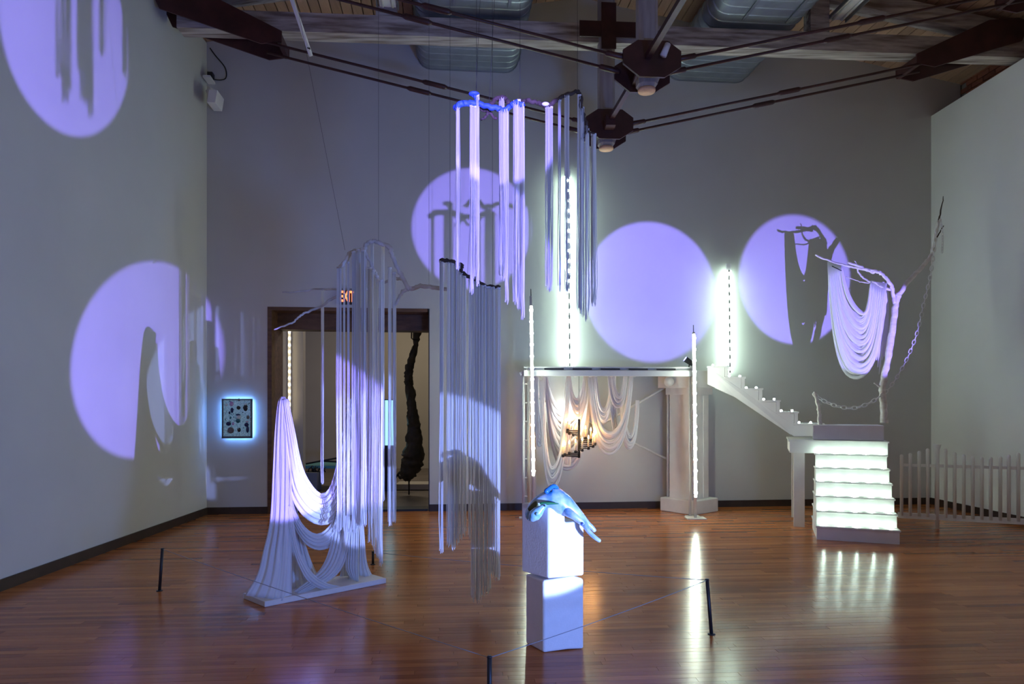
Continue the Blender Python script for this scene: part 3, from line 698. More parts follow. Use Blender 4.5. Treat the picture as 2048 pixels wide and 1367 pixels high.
# ------------------------------------------------------------------ white tree, cloth and chains
TY = 9.15
tre = thing('white_tree', W(1768, 846, TY), 'white painted forked branch standing in the landing box', 'branch')
def limb(root, pts, r0, r1, m, name='limb', Y=TY, n=9, wob=.006, dy=0):
    P = smoothpath([W(q[0], q[1], q[2] if len(q) > 2 else Y) for q in pts], 5)
    P = [p + Vector((random.uniform(-wob, wob), random.uniform(-wob, wob) + dy*i/len(P), random.uniform(-wob, wob))) for i, p in enumerate(P)]
    return MB().tube(P, [lerp(r0, r1, i/(len(P)-1))*random.uniform(.88, 1.12) for i in range(len(P))], n).build(name, m, root)
limb(tre, [(1768, 846), (1767, 810), (1765, 780), (1770, 745), (1779, 700), (1788, 640), (1792, 605), (1797, 590)], .046, .034, M_BIRCH, 'trunk')
limb(tre, [(1765, 780), (1756, 770), (1748, 765)], .018, .008, M_BIRCH, 'twig')
limb(tre, [(1795, 592), (1812, 568), (1832, 546), (1848, 528), (1862, 511), (1868, 485), (1874, 452), (1880, 438)], .034, .018, M_BIRCH, 'right_limb')
limb(tre, [(1878, 440), (1882, 420), (1887, 392)], .012, .004, M_BARK_D, 'dark_twig')
limb(tre, [(1870, 480), (1878, 466), (1888, 451)], .010, .004, M_BARK_D, 'dark_twig')
def tY(px): return TY + max(0, (1775 - px))/120*.60
def tq(*pts): return [(x, y, tY(x)) for x, y in pts]
limb(tre, tq((1790, 605), (1787, 590), (1784, 575), (1776, 560), (1764, 548), (1752, 542), (1733, 538), (1712, 530), (1696, 525)), .026, .016, M_BIRCH, 'left_limb')
limb(tre, tq((1788, 580), (1765, 575), (1752, 566), (1742, 562)), .018, .014, M_BIRCH, 'left_limb')
limb(tre, tq((1748, 546), (1735, 540), (1712, 535), (1690, 530), (1660, 522), (1630, 509)), .018, .011, M_BIRCH, 'left_limb')
limb(tre, tq((1742, 565), (1727, 556), (1718, 546), (1712, 534)), .013, .009, M_BIRCH, 'twig')
limb(tre, tq((1740, 566), (1720, 563), (1700, 556), (1688, 551)), .008, .005, M_BIRCH, 'twig')
limb(tre, tq((1718, 534), (1712, 527), (1710, 521)), .008, .004, M_BIRCH, 'twig')
def tW(x, y, d=0): return W(x, y, tY(x) + d)
td = thing('tree_drape', tW(1712, 750), 'heavy white looped cloth swag hanging from the white tree', 'drape')
mb = MB()
def tsag(y): return (y - 545)/FPX*(TY + .3)
ribbons(mb, tW(1657, 523), tW(1682, 531), tW(1772, 566), tW(1742, 562), tsag(754), tsag(622), 26, .034, asym0=.46, asym=.60, dep=.05, flat=.7, jit=.018)
ribbons(mb, tW(1658, 526), tW(1676, 530), tW(1766, 570), tW(1744, 566), tsag(742), tsag(632), 14, .034, asym0=.46, asym=.58, dep=.05, flat=.7)
mb.build('swag_cloth', M_CLOTH, td)
mb = MB()
for k in range(8): x = 1757 + k*2.5; mb.tube(smoothpath([W(x, 563, TY + .12), W(x + 1, 640, TY + .14), W(x - .5, 690 + k % 3*9, TY + .13), W(x - 4 + k*.2, 748 - abs(k-2)*14, TY + .14)], 5), [.017]*10 + [.015, .013, .011, .009, .007, .005], 7, flat=.6)
mb.build('tail_cloth', M_CLOTH, td)
tie = MB().tube([tW(1664, 532, -.06), tW(1683, 541, -.06)], .007, 6).build('tie_cord', M_BLACK, td)
sp_ = thing('short_post', W(1636, 846, TY), 'short crooked white branch post at the left of the landing box', 'post')
limb(sp_, [(1641, 870), (1639, 840), (1638, 822), (1634, 803), (1629, 784)], .026, .022, M_BIRCH, 'branch_post', Y=9.12)
limb(sp_, [(1635, 803), (1640, 806), (1643, 809)], .006, .004, M_BIRCH, 'twig', Y=9.12)
def chain(pts, r, label, step=None):
    P = smoothpath([W(x, y, Y) for x, y, Y in pts], 24); L_ = [0]
    for i in range(1, len(P)): L_.append(L_[-1] + (P[i] - P[i-1]).length)
    st_ = step or r*3.1; n = int(L_[-1]/st_); mb = MB(); j = 0
    for k in range(n + 1):
        d = k*st_
        while j < len(P) - 2 and L_[j+1] < d: j += 1
        f_ = (d - L_[j])/max(1e-6, L_[j+1] - L_[j]); c = lerp(P[j], P[j+1], min(1, f_)); t_ = (P[j+1] - P[j]).normalized()
        u = t_.cross(Vector((0, 1, 0))).normalized(); 
        if k % 2: u = (u*.45 + t_.cross(u)*.9).normalized()
        w_ = t_*1.0
        ring = [c + w_*math.cos(2*PI*q/10)*r*1.9 + u*math.sin(2*PI*q/10)*r for q in range(11)]
        mb.tube(ring, r*.30, 5, cap=False)
    root = thing('hanging_chain', P[0], label, 'chain'); tag(mb.build('chain_links', M_WHITE, root), kind='stuff')
chain([(1631, 790, 9.12), (1650, 802, 9.12), (1680, 813, 9.12), (1712, 815, 9.12), (1742, 804, 9.12), (1766, 788, 9.12)], .022, 'white chain sagging from the short post to the tree trunk')
chain([(1772, 783, 9.12), (1792, 757, 9.12), (1815, 715, 9.12), (1835, 662, 9.12), (1848, 606, 9.12), (1860, 555, 9.12), (1866, 515, 9.12), (1872, 470, 9.12), (1876, 448, 9.12)], .020, 'long white chain from the trunk foot up to the right limb tip')
chain([(1881, 440, 9.1), (1885, 470, 9.1), (1884, 508, 9.1)], .012, 'short thin dark chain end dangling from the right limb tip')

# ------------------------------------------------------------------ picket fence at the right
fa, fb = Vector((4.99, 9.05, 0)), Vector((6.65, 8.39, 0)); fdir = (fb - fa).normalized(); fn_ = Vector((fdir.y, -fdir.x, 0))
fe = thing('picket_fence', fa, 'low white picket fence with rounded pickets at the right wall', 'fence')
def on_fence(px):
    k = (px - CX)/FPX; t_ = (k*fa.y - fa.x)/(fdir.x - k*fdir.y); return fa + fdir*t_
MB().bar(fa + Vector((0, 0, .80)) + fdir*.03, fb + Vector((0, 0, .80)), .03, .035).build('top_rail', M_WHITE, fe)
MB().bar(fa + Vector((0, 0, .15)), fb + Vector((0, 0, .15)), .04, .07).build('bottom_rail', M_WHITE, fe)
for px, py in ((1803, 908), (1820, 905), (1838, 901), (1855, 896), (1891, 897), (1909, 904), (1927, 908), (1945, 911), (1963, 913), (1981, 913), (2000, 912), (2017, 909), (2036, 905), (2054, 899), (2072, 892)):
    p = on_fence(px) + fn_*.012; zt_ = EYE + (CY - py)/FPX*p.y
    MB().lathe((p.x, p.y, .15), [(.020, 0), (.021, zt_ - .19), (.022, zt_ - .17), (.015, zt_ - .155), (.004, zt_ - .15)], 10).build('picket', M_WHITE, fe)
p = on_fence(1874); zt_ = EYE + (CY - 888)/FPX*p.y
MB().lathe((p.x, p.y, 0), [(.026, 0), (.026, zt_ - .16), (.030, zt_ - .06), (.048, zt_ - .01), (.048, zt_)], 12).build('flared_post', M_WHITE, fe)
p = on_fence(2090); MB().lathe((p.x, p.y, 0), [(.026, 0), (.026, .9), (.048, 1.0)], 12).build('end_post', M_WHITE, fe)

# ------------------------------------------------------------------ hanging fringe works
def strands(mb, x0, x1, yt, yb, Y, ragged=10, dens=1.9, w=.0021, pale=None):
    n = max(5, int((x1 - x0)*dens))
    for k in range(n):
        f_ = (k + random.random())/n; px = lerp(x0, x1, f_); yy = Y + random.uniform(-.022, .022)
        a = W(px, yt + random.uniform(-2, 2), yy); b = W(px + random.uniform(-1.5, 1.5), yb + random.uniform(-ragged, ragged*.3) - abs(f_ - .5)*ragged*1.2, yy)
        m = lerp(a, b, random.uniform(.4, .6)) + Vector((random.gauss(0, .003), random.gauss(0, .003), 0)); q = lerp(a, b, .9) + Vector((random.gauss(0, .004), random.gauss(0, .004), 0))
        n0 = len(mb.f); mb.tube([a, m, q, b], w*random.uniform(.8, 1.5), 3, smooth=False, cap=False)
        tone_ = random.random(); mb.tn = getattr(mb, 'tn', []) + [tone_]*(len(mb.f) - n0)
    return mb
def bundles(root, lst, Y, dens=1.9, ragged=10):
    for L_ in lst:
        y_ = L_[4] if len(L_) > 4 else Y
        sm_ = strands(MB(), L_[0], L_[1], L_[2], L_[3], y_, ragged, dens); fr = sm_.build('fringe_bundle', M_FRINGE, root, tone=sm_.tn)
        c = W((L_[0] + L_[1])/2, L_[2] + 1, y_)
        MB().tube([c - Vector(((L_[1] - L_[0])/FPX*y_*.55, 0, 0)), c + Vector(((L_[1] - L_[0])/FPX*y_*.55, 0, 0))], .010, 6).build('knot_wrap', M_CLOTH, fr)
def wire(root, p, q, r=.0013): return MB().tube([p, q], r, 5, cap=False).build('suspension_wire', M_BLACK, root)
def hang_z(p):
    e = .1*(10.35 - p[1]); return 6.485 if -1.50 + e < p[0] < .20 + e else ceil_z(p) - .005
def to_ceiling(px, py, Y, sx=0.):
    a = W(px, py, Y); b = a + Vector((sx, 0, 0)); b.z = hang_z(b); return a, b
# A: pale branch left of centre
AY = 5.75
ma = thing('fringe_mobile', W(730, 495, AY), 'pale hanging branch with the broad long fringe curtain left of centre', 'mobile')
limb(ma, [(676, 538), (690, 520), (700, 503), (713, 498), (727, 492), (730, 482), (742, 477), (758, 481), (773, 487), (779, 505), (789, 528), (800, 550), (812, 572)], .016, .020, M_BARK_W, 'main_branch', Y=AY, dy=.2)
limb(ma, [(727, 498), (737, 518), (748, 540), (757, 562)], .012, .010, M_BARK_W, 'side_branch', Y=AY - .05)
limb(ma, [(812, 572), (826, 577), (845, 571), (870, 575), (894, 579)], .020, .017, M_BARK_W, 'right_branch', Y=AY + .2)
limb(ma, [(818, 576), (806, 583), (797, 597), (790, 612)], .018, .010, M_BARK_W, 'right_branch', Y=AY + .2)
limb(ma, [(803, 557), (790, 557), (775, 561), (735, 578), (690, 579), (645, 577), (600, 583), (565, 584)], .014, .006, M_BARK_W, 'left_branch', Y=AY + .3)
limb(ma, [(676, 593), (660, 600), (640, 613), (612, 625), (597, 634), (585, 645), (549, 658)], .013, .006, M_BARK_W, 'left_branch', Y=AY + .2)
bundles(ma, [(674, 682.5, 537, 1066, 5.7), (686.5, 690.5, 529, 1070, 5.78), (694.3, 698.5, 524, 1066, 5.65), (703.5, 712, 503, 1068, 5.7), (713, 721, 498, 1052, 5.75), (722, 731, 500, 1058, 5.62),
             (735, 743, 535, 1088, 5.62), (744, 750, 540, 1100, 5.58), (751, 757, 552, 1118, 5.55), (758, 766, 560, 1132, 5.52), (741, 747, 480, 1050, 5.92), (763, 769, 488, 1003, 5.98), (776, 783, 535, 1054, 5.95), (785, 792, 545, 1048, 5.95),
             (709, 716, 500, 1045, 5.9), (726, 733, 495, 1052, 5.85), (748, 754, 545, 1080, 5.7)], AY)
mb = MB(); strands(mb, 642, 648, 580, 968, AY + .25, 3, 2.2); mb.build('fringe_bundle', M_FRINGE, ma, tone=mb.tn)
wire(ma, W(690, 500, AY), Vector((-2.15, 5.6, 6.98))); wire(ma, *to_ceiling(858, 576, AY + .22)); wire(ma, *to_ceiling(757, 481, AY))
# C: low fringe curtain right of it
CYY = 5.40
mc = thing('fringe_mobile.001', W(940, 545, CYY), 'short knobbly hanging branch with the lowest fringe curtain beside the foam blocks', 'mobile')
limb(mc, [(879, 520), (898, 522), (917, 527), (924, 533), (922, 542), (936, 552), (950, 558), (962, 568), (984, 573), (1001, 573)], .016, .013, M_BARK_D, 'branch', Y=CYY)
bundles(mc, [(879, 887, 522, 1108), (894, 902, 524, 1094), (902, 911, 526, 1100), (911, 919, 530, 1088), (919, 926, 545, 1078), (926, 932, 552, 1072), (937, 942, 560, 1082),
             (942, 952, 563, 1202), (952, 962, 567, 1206), (962, 972, 570, 1192), (971, 981, 573, 1186), (981, 991, 574, 1152), (990, 1001, 575, 1162)], CYY)
wire(mc, *to_ceiling(900, 522, CYY)); wire(mc, W(935, 552, CYY), Vector((-.15, 5.2, 6.485))); wire(mc, *to_ceiling(985, 573, CYY))
# B: blue and brown branch high in the middle
BY = 4.5
mbx = thing('fringe_mobile.002', W(1040, 205, BY), 'highest hanging branch, part blue and part brown, with separate fringe hanks', 'mobile')
limb(mbx, [(912, 217), (918, 210), (930, 207), (950, 206), (975, 212), (1000, 219), (1010, 220), (1020, 212), (1032, 205), (1046, 211)], .020, .017, M_BARK_B, 'blue_branch', Y=BY)
limb(mbx, [(956, 206), (951, 196), (944, 188)], .014, .010, M_BARK_B, 'blue_branch', Y=BY)
MB().ball(W(948, 188, BY), .037, 12, 6, (1.0, .8, .42)).build('blue_cap', M_BARK_B, mbx)
limb(mbx, [(940, 208), (958, 215), (976, 222), (985, 230), (994, 239)], .016, .008, M_BARK_D, 'brown_branch', Y=BY + .05)
limb(mbx, [(976, 222), (972, 234), (962, 238)], .013, .006, M_BARK_D, 'brown_branch', Y=BY + .05)
limb(mbx, [(982, 210), (992, 198), (1007, 195), (1014, 200), (1022, 209), (1040, 206), (1058, 202), (1078, 206), (1093, 212), (1110, 203), (1130, 191), (1155, 184), (1162, 198), (1165, 225), (1172, 246), (1174, 262), (1163, 278)], .017, .012, M_BARK_D, 'brown_branch', Y=BY + .18)
limb(mbx, [(1155, 184), (1158, 180)], .010, .005, M_BARK_D, 'twig', Y=BY + .18)
MB().ball(W(1091, 208, BY + .15), .022, 10, 5, (1.2, .8, .6)).build('clear_disc', M_WHITE, mbx)
bundles(mbx, [(912, 919, 214, 545), (940, 947, 210, 588), (947, 952, 212, 560), (952, 958, 190, 575), (998, 1003, 221, 556), (1003, 1010, 220, 562), (1010, 1017, 218, 607), (1027, 1034, 202, 608), (1034, 1041, 200, 618), (1041, 1048, 206, 640), (998, 1008, 196, 520, BY + .18)], BY)
bundles(mbx, [(1091, 1105, 214, 582), (1116, 1122, 199, 584), (1129, 1138, 190, 588), (1155, 1162, 190, 625), (1161, 1168, 215, 635), (1170, 1174, 250, 646), (1175, 1178, 258, 630), (1182, 1192, 268, 613)], BY + .18)
limb(mbx, [(1172, 262), (1182, 266), (1193, 268)], .010, .008, M_BARK_D, 'twig', Y=BY + .18)
wire(mbx, *to_ceiling(953, 190, BY)); wire(mbx, *to_ceiling(1040, 205, BY + .1)); wire(mbx, *to_ceiling(1155, 184, BY + .18)); wire(mbx, *to_ceiling(978, 215, BY, .15))

# ------------------------------------------------------------------ draped frame on its plinth
pa = Vector((.8156, .73, 0)).normalized(); pn = Vector((-.264, .245, 0)).normalized()
pF = Vector((-1.935, 5.48, 0)); pL_, pW_ = 1.10, .36
dr = thing('draped_frame', pF, 'white netting draped over two peaks on a long low white plinth', 'sculpture')
bevel(MB().obox(pF, pa*pL_, pn*pW_, (0, 0, .045)).build('plinth', M_OFFW, dr), .004, 1)
c0 = pF + pn*.18
def D(a, b, z): p = c0 + pa*a + pn*b; p.z = z; return p
K1, K2 = D(.26, 0, 1.62), D(.86, 0, 1.60)
for k_, nm in ((.26, 1.58), (.86, 1.55)):
    MB().tube([D(k_, 0, .045), D(k_, 0, nm)], [.02, .035], 10).build('frame_post', M_OFFW, dr)
MB().ball(K1 - Vector((0, 0, .03)), .045, 14, 8, (1, .8, .8)).build('peak_cap', M_CLOTH, dr); MB().ball(K2 - Vector((0, 0, .03)), .045, 14, 8, (1, .8, .8)).build('peak_cap', M_CLOTH, dr)
def Q(px, py, b):                                     # the point of an upright plane along the plinth, B in front of its middle, at photo px, py
    o = c0 + pn*b; k = (px - CX)/FPX; t = (k*o.y - o.x)/(pa.x - k*pa.y); p = o + pa*t
    p.z = EYE + (CY - py)/FPX*p.y; return p
def resample(pts, n):
    P = smoothpath([Vector((x, y, 0)) for x, y in pts], 8); L_ = [0]
    for i in range(1, len(P)): L_.append(L_[-1] + (P[i] - P[i-1]).length)
    out = []; j = 0
    for k in range(n + 1):
        d = L_[-1]*k/n
        while j < len(P) - 2 and L_[j+1] < d: j += 1
        out.append(lerp(P[j], P[j+1], (d - L_[j])/max(1e-6, L_[j+1] - L_[j])))
    return out
def band(name, m, e0, e1, b0, b1, folds, amp, nu=40, per=9, bulge=.02):
    """cloth between two edge lines; folds run along the lines"""
    A, B = resample(e0, nu), resample(e1, nu); nv = max(6, int(folds*per)); ph = random.random()*6
    def fn(u, v_):
        i = round(u*nu); p = lerp(A[i], B[i], v_)
        ww = min(1, (A[i] - B[i]).length/22)
        w_ = math.sin(2*PI*folds*v_ + ph + 1.1*math.sin(3*u + ph)) + .45*math.sin(2*PI*folds*2.3*v_ + 2*ph + 2*u)
        return Q(p.x, p.y, lerp(b0, b1, u) - amp*ww*w_ - bulge*math.sin(PI*v_)*ww)
    return solid(MB().sheet(fn, nu, nv).build(name, m, dr), .004)
band('left_fall', M_NET, [(562, 793), (556, 806), (550, 862), (546, 940), (540, 1040), (527, 1100), (514, 1150), (490, 1190)], [(570, 793), (575, 808), (580, 850), (583, 950), (583, 1050), (583, 1130), (583, 1203)], -.06, -.15, 4, .015)
band('back_fall', M_NET, [(572, 820), (580, 960), (582, 1060), (583, 1198)], [(576, 820), (592, 1000), (618, 1110), (648, 1172)], .05, .06, 5, .014)
band('upper_swag', M_CLOTH, [(576, 797), (589, 858), (603, 925), (619, 962), (641, 986), (658, 976), (671, 936), (681, 885), (691, 832), (700, 797)], [(561, 800), (569, 900), (581, 985), (598, 1022), (621, 1043), (645, 1050), (668, 1041), (688, 1010), (702, 940), (713, 797)], -.06, -.06, 5, .012, bulge=.05)
band('middle_swag', M_NET, [(572, 900), (585, 1000), (600, 1040), (620, 1062), (640, 1066), (662, 1046), (680, 1000), (700, 900)], [(570, 940), (584, 1036), (602, 1076), (622, 1095), (645, 1099), (668, 1086), (690, 1040), (708, 940)], -.07, -.07, 4, .010, bulge=.03)
band('low_swag', M_NET, [(584, 1010), (593, 1078), (606, 1115), (626, 1146), (656, 1166), (698, 1174)], [(574, 1010), (583, 1080), (596, 1125), (615, 1160), (645, 1178), (690, 1182)], -.11, -.15, 3, .008)
band('low_swag', M_NET, [(672, 1030), (658, 1100), (641, 1137), (618, 1158), (588, 1182)], [(706, 1030), (696, 1100), (682, 1138), (655, 1163), (600, 1188)], -.10, -.12, 5, .010)
band('right_fall', M_NET, [(694, 840), (695, 1000), (694, 1090), (692, 1135), (704, 1158)], [(714, 840), (722, 1000), (718, 1060), (717, 1120), (717, 1163)], -.04, -.10, 5, .012)
band('right_fall', M_NET, [(710, 840), (718, 1000), (720, 1080), (718, 1150)], [(714, 840), (724, 985), (728, 1060), (734, 1125), (748, 1156)], .0, .02, 3, .010)
band('right_fall', M_NET, [(690, 1000), (688, 1080), (684, 1120), (680, 1152)], [(716, 1000), (722, 1080), (721, 1130), (720, 1150)], .08, .10, 5, .012)

# ------------------------------------------------------------------ foam blocks and the animal form
bF, bL_, bR_ = Vector((.2016, 4.48, 0)), Vector((.09, 4.667, 0)), Vector((.468, 4.553, 0))
def foam(name, F, L_, R, poly, label):
    """poly in (fraction along F-R, z), pushed back along F-L"""
    root = thing(name, (F + R)/2 + (L_ - F)/2 + Vector((0, 0, min(z for _, z in poly))), label, 'foam block')
    mb = MB().prism([Vector((F.x + (R.x - F.x)*s, F.y + (R.y - F.y)*s, z)) for s, z in poly], L_ - F)
    o = mb.build('block_body', M_FOAM, root); bevel(o, .014, 3); return root
foam('foam_block', bF, bL_, bR_, [(0, 0), (.6, .006), (1, 0), (1, .455), (.75, .478), (0, .462)], 'lower white foam block standing on the floor')
uF, uL, uR = Vector((.233, 4.46, 0)), Vector((.062, 4.66, 0)), Vector((.47, 4.545, 0))
foam('foam_block.001', uF, uL, uR, [(0, .479), (1, .479), (1, .835), (.47, .83), (.47, .936), (0, .936)], 'upper notched white foam block stacked below the blue animal')
an = thing('animal_form', W(1110, 1010, 4.5), 'glossy blue and white fawn-like animal form slumped over the upper foam block', 'animal')
def skin(name, verts, edges, mat_, parent, sub=2):
    org = WORLD(parent); me = bpy.data.meshes.new(name)
    me.from_pydata([tuple(Vector(v[0]) - org) for v in verts], edges, [])
    o = bpy.data.objects.new(name, me); COL.objects.link(o); o.parent = parent
    m = o.modifiers.new('skin', 'SKIN'); m.use_smooth_shade = True
    for i, v in enumerate(verts):
        sv = me.skin_vertices[0].data[i]; r = v[1]; sv.radius = r if isinstance(r, tuple) else (r, r); sv.use_root = (i == 0)
    s = o.modifiers.new('sub', 'SUBSURF'); s.levels = sub; s.render_levels = sub
    me.materials.append(mat_); return o
q = lambda x, y, Y=4.52: W(x, y, Y)
r_ = lambda p: p*1.16/FPX*4.5
V = [(q(1122, 1004), r_(21)), (q(1103, 998), r_(21)), (q(1085, 1003), r_(17)), (q(1069, 1014, 4.50), r_(14)), (q(1060, 1028, 4.44), r_(11)), (q(1064, 1036, 4.38), r_(10)),
     (q(1138, 1016), r_(17)), (q(1152, 1027), r_(12)), (q(1164, 1038), r_(8)), (q(1174, 1047), r_(6)), (q(1184, 1054), r_(4.5)), (q(1191, 1063), r_(3.6)),
     (q(1171, 1052, 4.46), r_(5.0)), (q(1178, 1063, 4.44), r_(4.2)), (q(1188, 1073, 4.43), r_(4.0)), (q(1202, 1083, 4.42), r_(3.4)), (q(1113, 982, 4.55), r_(9)), (q(1109, 975, 4.56), r_(5))]
E = [(0, 1), (1, 2), (2, 3), (3, 4), (4, 5), (0, 6), (6, 7), (7, 8), (8, 9), (9, 10), (10, 11), (8, 12), (12, 13), (13, 14), (14, 15), (0, 16), (16, 17)]
M_FAWN = mat('blue_glazed_form', (.56, .66, .70), .25, scale=11, col2=(.03, .22, .46), coat=.4)
skin('body', V, E, M_FAWN, an)
M_FHEAD = mat('pale_glazed_head', (.46, .62, .68), .25, scale=16, col2=(.10, .36, .52), coat=.4)
hp = smoothpath([q(1060, 1040, 4.365), q(1064, 1036, 4.35), q(1069, 1030, 4.34), q(1076, 1023, 4.335), q(1083, 1016, 4.33), q(1089, 1010.5, 4.33), q(1092, 1008, 4.33)], 4)
hr = [1.5, 8.0, 12.0, 11.0, 6.8, 4.4, 1.4]
hd = MB().tube(hp, [lerp(hr[min(5, i//4)], hr[min(6, i//4 + 1)], (i % 4)/4)/FPX*4.4 for i in range(len(hp))], 18).build('head', M_FHEAD, an)
MB().ball(q(1074, 1025.5, 4.335) - Vector((0, .033, 0)), .0125, 14, 9).build('eye', M_FHEAD, hd)
MB().tube([q(1088, 1009, 4.31), q(1090.5, 1012, 4.31)], .004, 6).build('nostril_line', M_BLACK, hd)
MB().tube(smoothpath([q(1090, 985, 4.45), q(1098, 977, 4.47), q(1107, 972, 4.50), q(1116, 976, 4.52)], 4), [.010, .016, .018, .016, .014, .014, .016, .016, .016, .016, .014, .012, .008], 8).build('neck_collar', mat('torn_blue_edge', (.02, .16, .42), .35), an)
M_EAR = mat('green_ear', (.02, .16, .05), .4)
e = skin('ear', [(q(1079, 1006, 4.42), r_(2.6)), (q(1094, 1006, 4.42), r_(3.2)), (q(1108, 1006, 4.42), r_(2.2)), (q(1118, 1007, 4.42), r_(.9))], [(0, 1), (1, 2), (2, 3)], M_EAR, an, 1); e['label'] = 'slim bright green ear'
skin('ear', [(q(1066, 1010, 4.42), r_(8)), (q(1060, 1022, 4.40), r_(5)), (q(1076, 1006, 4.42), r_(4))], [(0, 1), (0, 2)], mat('olive_patch', (.07, .08, .02), .5), an, 1)
skin('hind_leg', [(q(1128, 1016, 4.50), r_(9)), (q(1137, 1025, 4.46), r_(9)), (q(1148, 1031, 4.43), r_(6.5)), (q(1160, 1040, 4.43), r_(4)), (q(1168, 1048, 4.44), r_(3.5))], [(0, 1), (1, 2), (2, 3), (3, 4)], M_FAWN, an)
skin('hoof', [(q(1166, 1044, 4.42), r_(2.4)), (q(1162, 1049, 4.41), r_(2.0))], [(0, 1)], mat('dark_blue_hoof', (.02, .05, .22), .4), an, 1)

# ------------------------------------------------------------------ barrier posts and cords
bp = {}
def barrier(px, pyb, tilt, h, label, n):
    g = G(px, pyb); root = thing('barrier_post', g, label, 'barrier post')
    top = g + Vector((tilt, 0, h))
    MB().tube([g, top], .0125, 10).build('post', M_BLACK, root)
    MB().lathe(g, [(.026, 0), (.026, .004), (.014, .008)], 14).build('foot_disc', M_BLACK, root)
    MB().lathe(top, [(.0135, 0), (.0145, .004), (.010, .010)], 10).build('top_cap', M_BLACK, root); bp[n] = top
barrier(319, 1181, .025, .355, 'black barrier post on the floor near the left wall', 1)
barrier(1423, 1268, -.03, .375, 'black barrier post on the floor right of the foam blocks', 2)
barrier(979, 1432, .0, .30, 'nearest black barrier post at the bottom edge in front of the foam blocks', 3)
g4 = barrier(746, 1128, .0, .12 + .0, 'short dark barrier post half hidden behind the fringe tips', 4)
def cord(a, b, sag, label):
    a, b = bp[a], bp[b]; root = thing('barrier_rope', a, label, 'cord')
    MB().tube([lerp(a, b, i/14) - Vector((0, 0, sag*4*(i/14)*(1 - i/14))) for i in range(15)], .0022, 6).build('rope_line', mat('grey_rope', (.30, .30, .34), .4), root)
cord(3, 2, .012, 'thin grey cord from the nearest post to the right post')
cord(1, 3, .012, 'thin grey cord from the left wall post to the nearest post')
cord(4, 2, .012, 'thin grey cord running behind the foam blocks to the right post')

# ------------------------------------------------------------------ mosaic panel, exit sign
mp = thing('mosaic_panel', wall_pt(475, 836), 'small blue backlit mosaic panel hung on the wall left of the doorway', 'artwork')
def mpt(px, py, off): return wall_pt(px, py, off)
a, b = mpt(445, 876, .06), mpt(505.5, 797, .06); w_ = BD*((b - a).dot(BD)); h_ = b.z - a.z
M_RESIN = mat('crushed_glass_resin', (.20, .36, .46), .22, scale=60, col2=(.62, .80, .86), coat=.6, bump=.6, bscale=90)
MB().obox(a, w_, BN*-.03, (0, 0, h_)).build('resin_slab', M_RESIN, mp)
bs_ = M_RESIN.node_tree.nodes['Principled BSDF']; bs_.inputs['Emission Color'].default_value = (.20, .50, .70, 1); bs_.inputs['Emission Strength'].default_value = .16   # the slab is lit from behind
M_EDGE = mat('slate_edge', (.10, .12, .14), .5)
for o_, ax, az in ((a, w_, .03), (a + Vector((0, 0, h_ - .02)), w_, .02), (a, BD*.022, h_), (a + w_ - BD*.022, BD*.022, h_)):
    MB().obox(o_, ax, BN*-.038, (0, 0, az)).build('edge_strip', M_EDGE, mp)
MB().obox(a + BD*.015 + BN*.025 + Vector((0, 0, .015)), w_ - BD*.03, BN*.012, (0, 0, h_ - .03)).build('backlight', M_HALO, mp)
for dz in (.1, h_ - .1): MB().obox(a + w_*.5 + Vector((0, 0, dz)), BD*.03, BN*.05, (0, 0, .03)).build('standoff', M_BLACK, mp)
gem = [M_BLACK, mat('navy_gem', (.01, .02, .10), .15), mat('teal_gem', (.03, .16, .22), .15), mat('pale_gem', (.55, .70, .80), .2), mat('lilac_gem', (.45, .30, .55), .25), mat('grey_disc', (.14, .13, .14), .5)]
def gm(px, py, rx, ry, m):
    c = mpt(px, py, .094); mb = MB().ball((0, 0, 0), 1, 10, 6); s = FPX/c.y
    mb.v = [tuple(c + BD*(v[0]*rx/s) + Vector((0, 0, v[2]*ry/s)) + BN*(v[1]*.012)) for v in mb.v]
    mb.build('gemstone', m, mp)
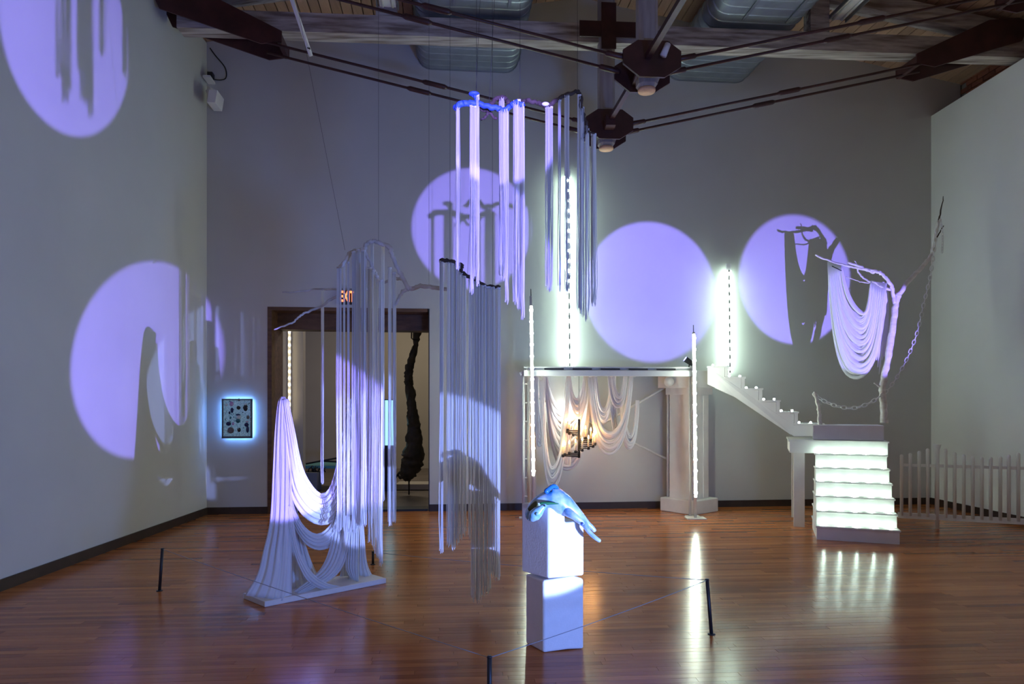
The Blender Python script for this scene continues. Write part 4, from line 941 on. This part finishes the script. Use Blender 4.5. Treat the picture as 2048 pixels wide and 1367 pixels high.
for px, py, rx, ry, k in ((461.5, 860, 6.5, 6.5, 5), (477, 815, 4, 3.8, 0), (464, 820, 3, 5.5, 1), (459, 825, 2, 3, 1), (491, 815, 4.5, 7, 0), (491, 808, 3, 2.5, 3), (496, 834, 3, 4, 5), (477.5, 833, 5, 5, 3), (476, 841, 4.5, 4.5, 2), (476, 829, 4.5, 2, 1), (457, 847, 5, 4, 1),
                       (493, 849, 4.5, 4, 1), (494, 843, 3, 1.5, 4), (495, 858, 3, 7, 1), (478, 859, 3.5, 4.5, 0), (477.5, 857, 1.2, 2, 3), (463, 807, 4.2, 5, 4), (452.5, 809, 3, 3, 3), (452.5, 809.4, 1.6, 1.6, 0), (466, 847, 2.5, 3, 4), (461, 835, 2, 2.5, 2), (478, 799, 2.2, 3, 5)):
    gm(px, py, rx, ry, gem[k])
for k in range(90):
    gm(random.uniform(449, 502), random.uniform(801, 871), random.uniform(.5, 1.1), random.uniform(.5, 1.1), random.choice([gem[3], gem[2], gem[3], gem[1]]))
ex = thing('exit_sign', wall_pt(694, 594), 'glowing orange-red exit sign on the wall above the doorway behind the fringe', 'sign')
a, b = wall_pt(676, 608, .04), wall_pt(712, 579, .04)
MB().obox(a, BD*((b - a).dot(BD)), BN*.04, (0, 0, b.z - a.z)).build('sign_housing', M_BLACK, ex)
cu = bpy.data.curves.new('exit_lettering', 'FONT'); cu.body = 'EXIT'; cu.align_x = 'CENTER'; cu.align_y = 'CENTER'; cu.size = .205; cu.extrude = .004; cu.offset = .006
tmp = bpy.data.objects.new('exit_lettering', cu); COL.objects.link(tmp)
me = bpy.data.meshes.new_from_object(tmp.evaluated_get(bpy.context.evaluated_depsgraph_get())); bpy.data.objects.remove(tmp)
me.materials.clear(); me.materials.append(M_EXIT)
o = bpy.data.objects.new('exit_lettering', me); COL.objects.link(o); o.parent = ex
o.rotation_euler = (PI/2, 0, math.atan2(BD.y, BD.x)); cpt = (a + b)/2 - BN*.006; o.location = cpt - ex.location; o.scale = (.50, 1.05, 1)

# repeats carry one group phrase each
GROUPS = {'fringe_mobile': 'hanging branches with fringe', 'hanging_drape': 'cloth lengths pinned under the platform', 'barrier_post': 'black barrier posts', 'barrier_rope': 'barrier ropes',
          'hanging_chain': 'chains on the white tree', 'roof_truss': 'roof trusses', 'air_duct': 'air ducts in the roof', 'led_pole': 'LED poles at the platform', 'led_wall_strip': 'LED strips on the back wall',
          'foam_block': 'stacked foam blocks', 'strip_light_fitting': 'unlit strip lights in the roof'}
for o in bpy.data.objects:
    if o.parent is None and o.name.split('.')[0] in GROUPS: o['group'] = GROUPS[o.name.split('.')[0]]
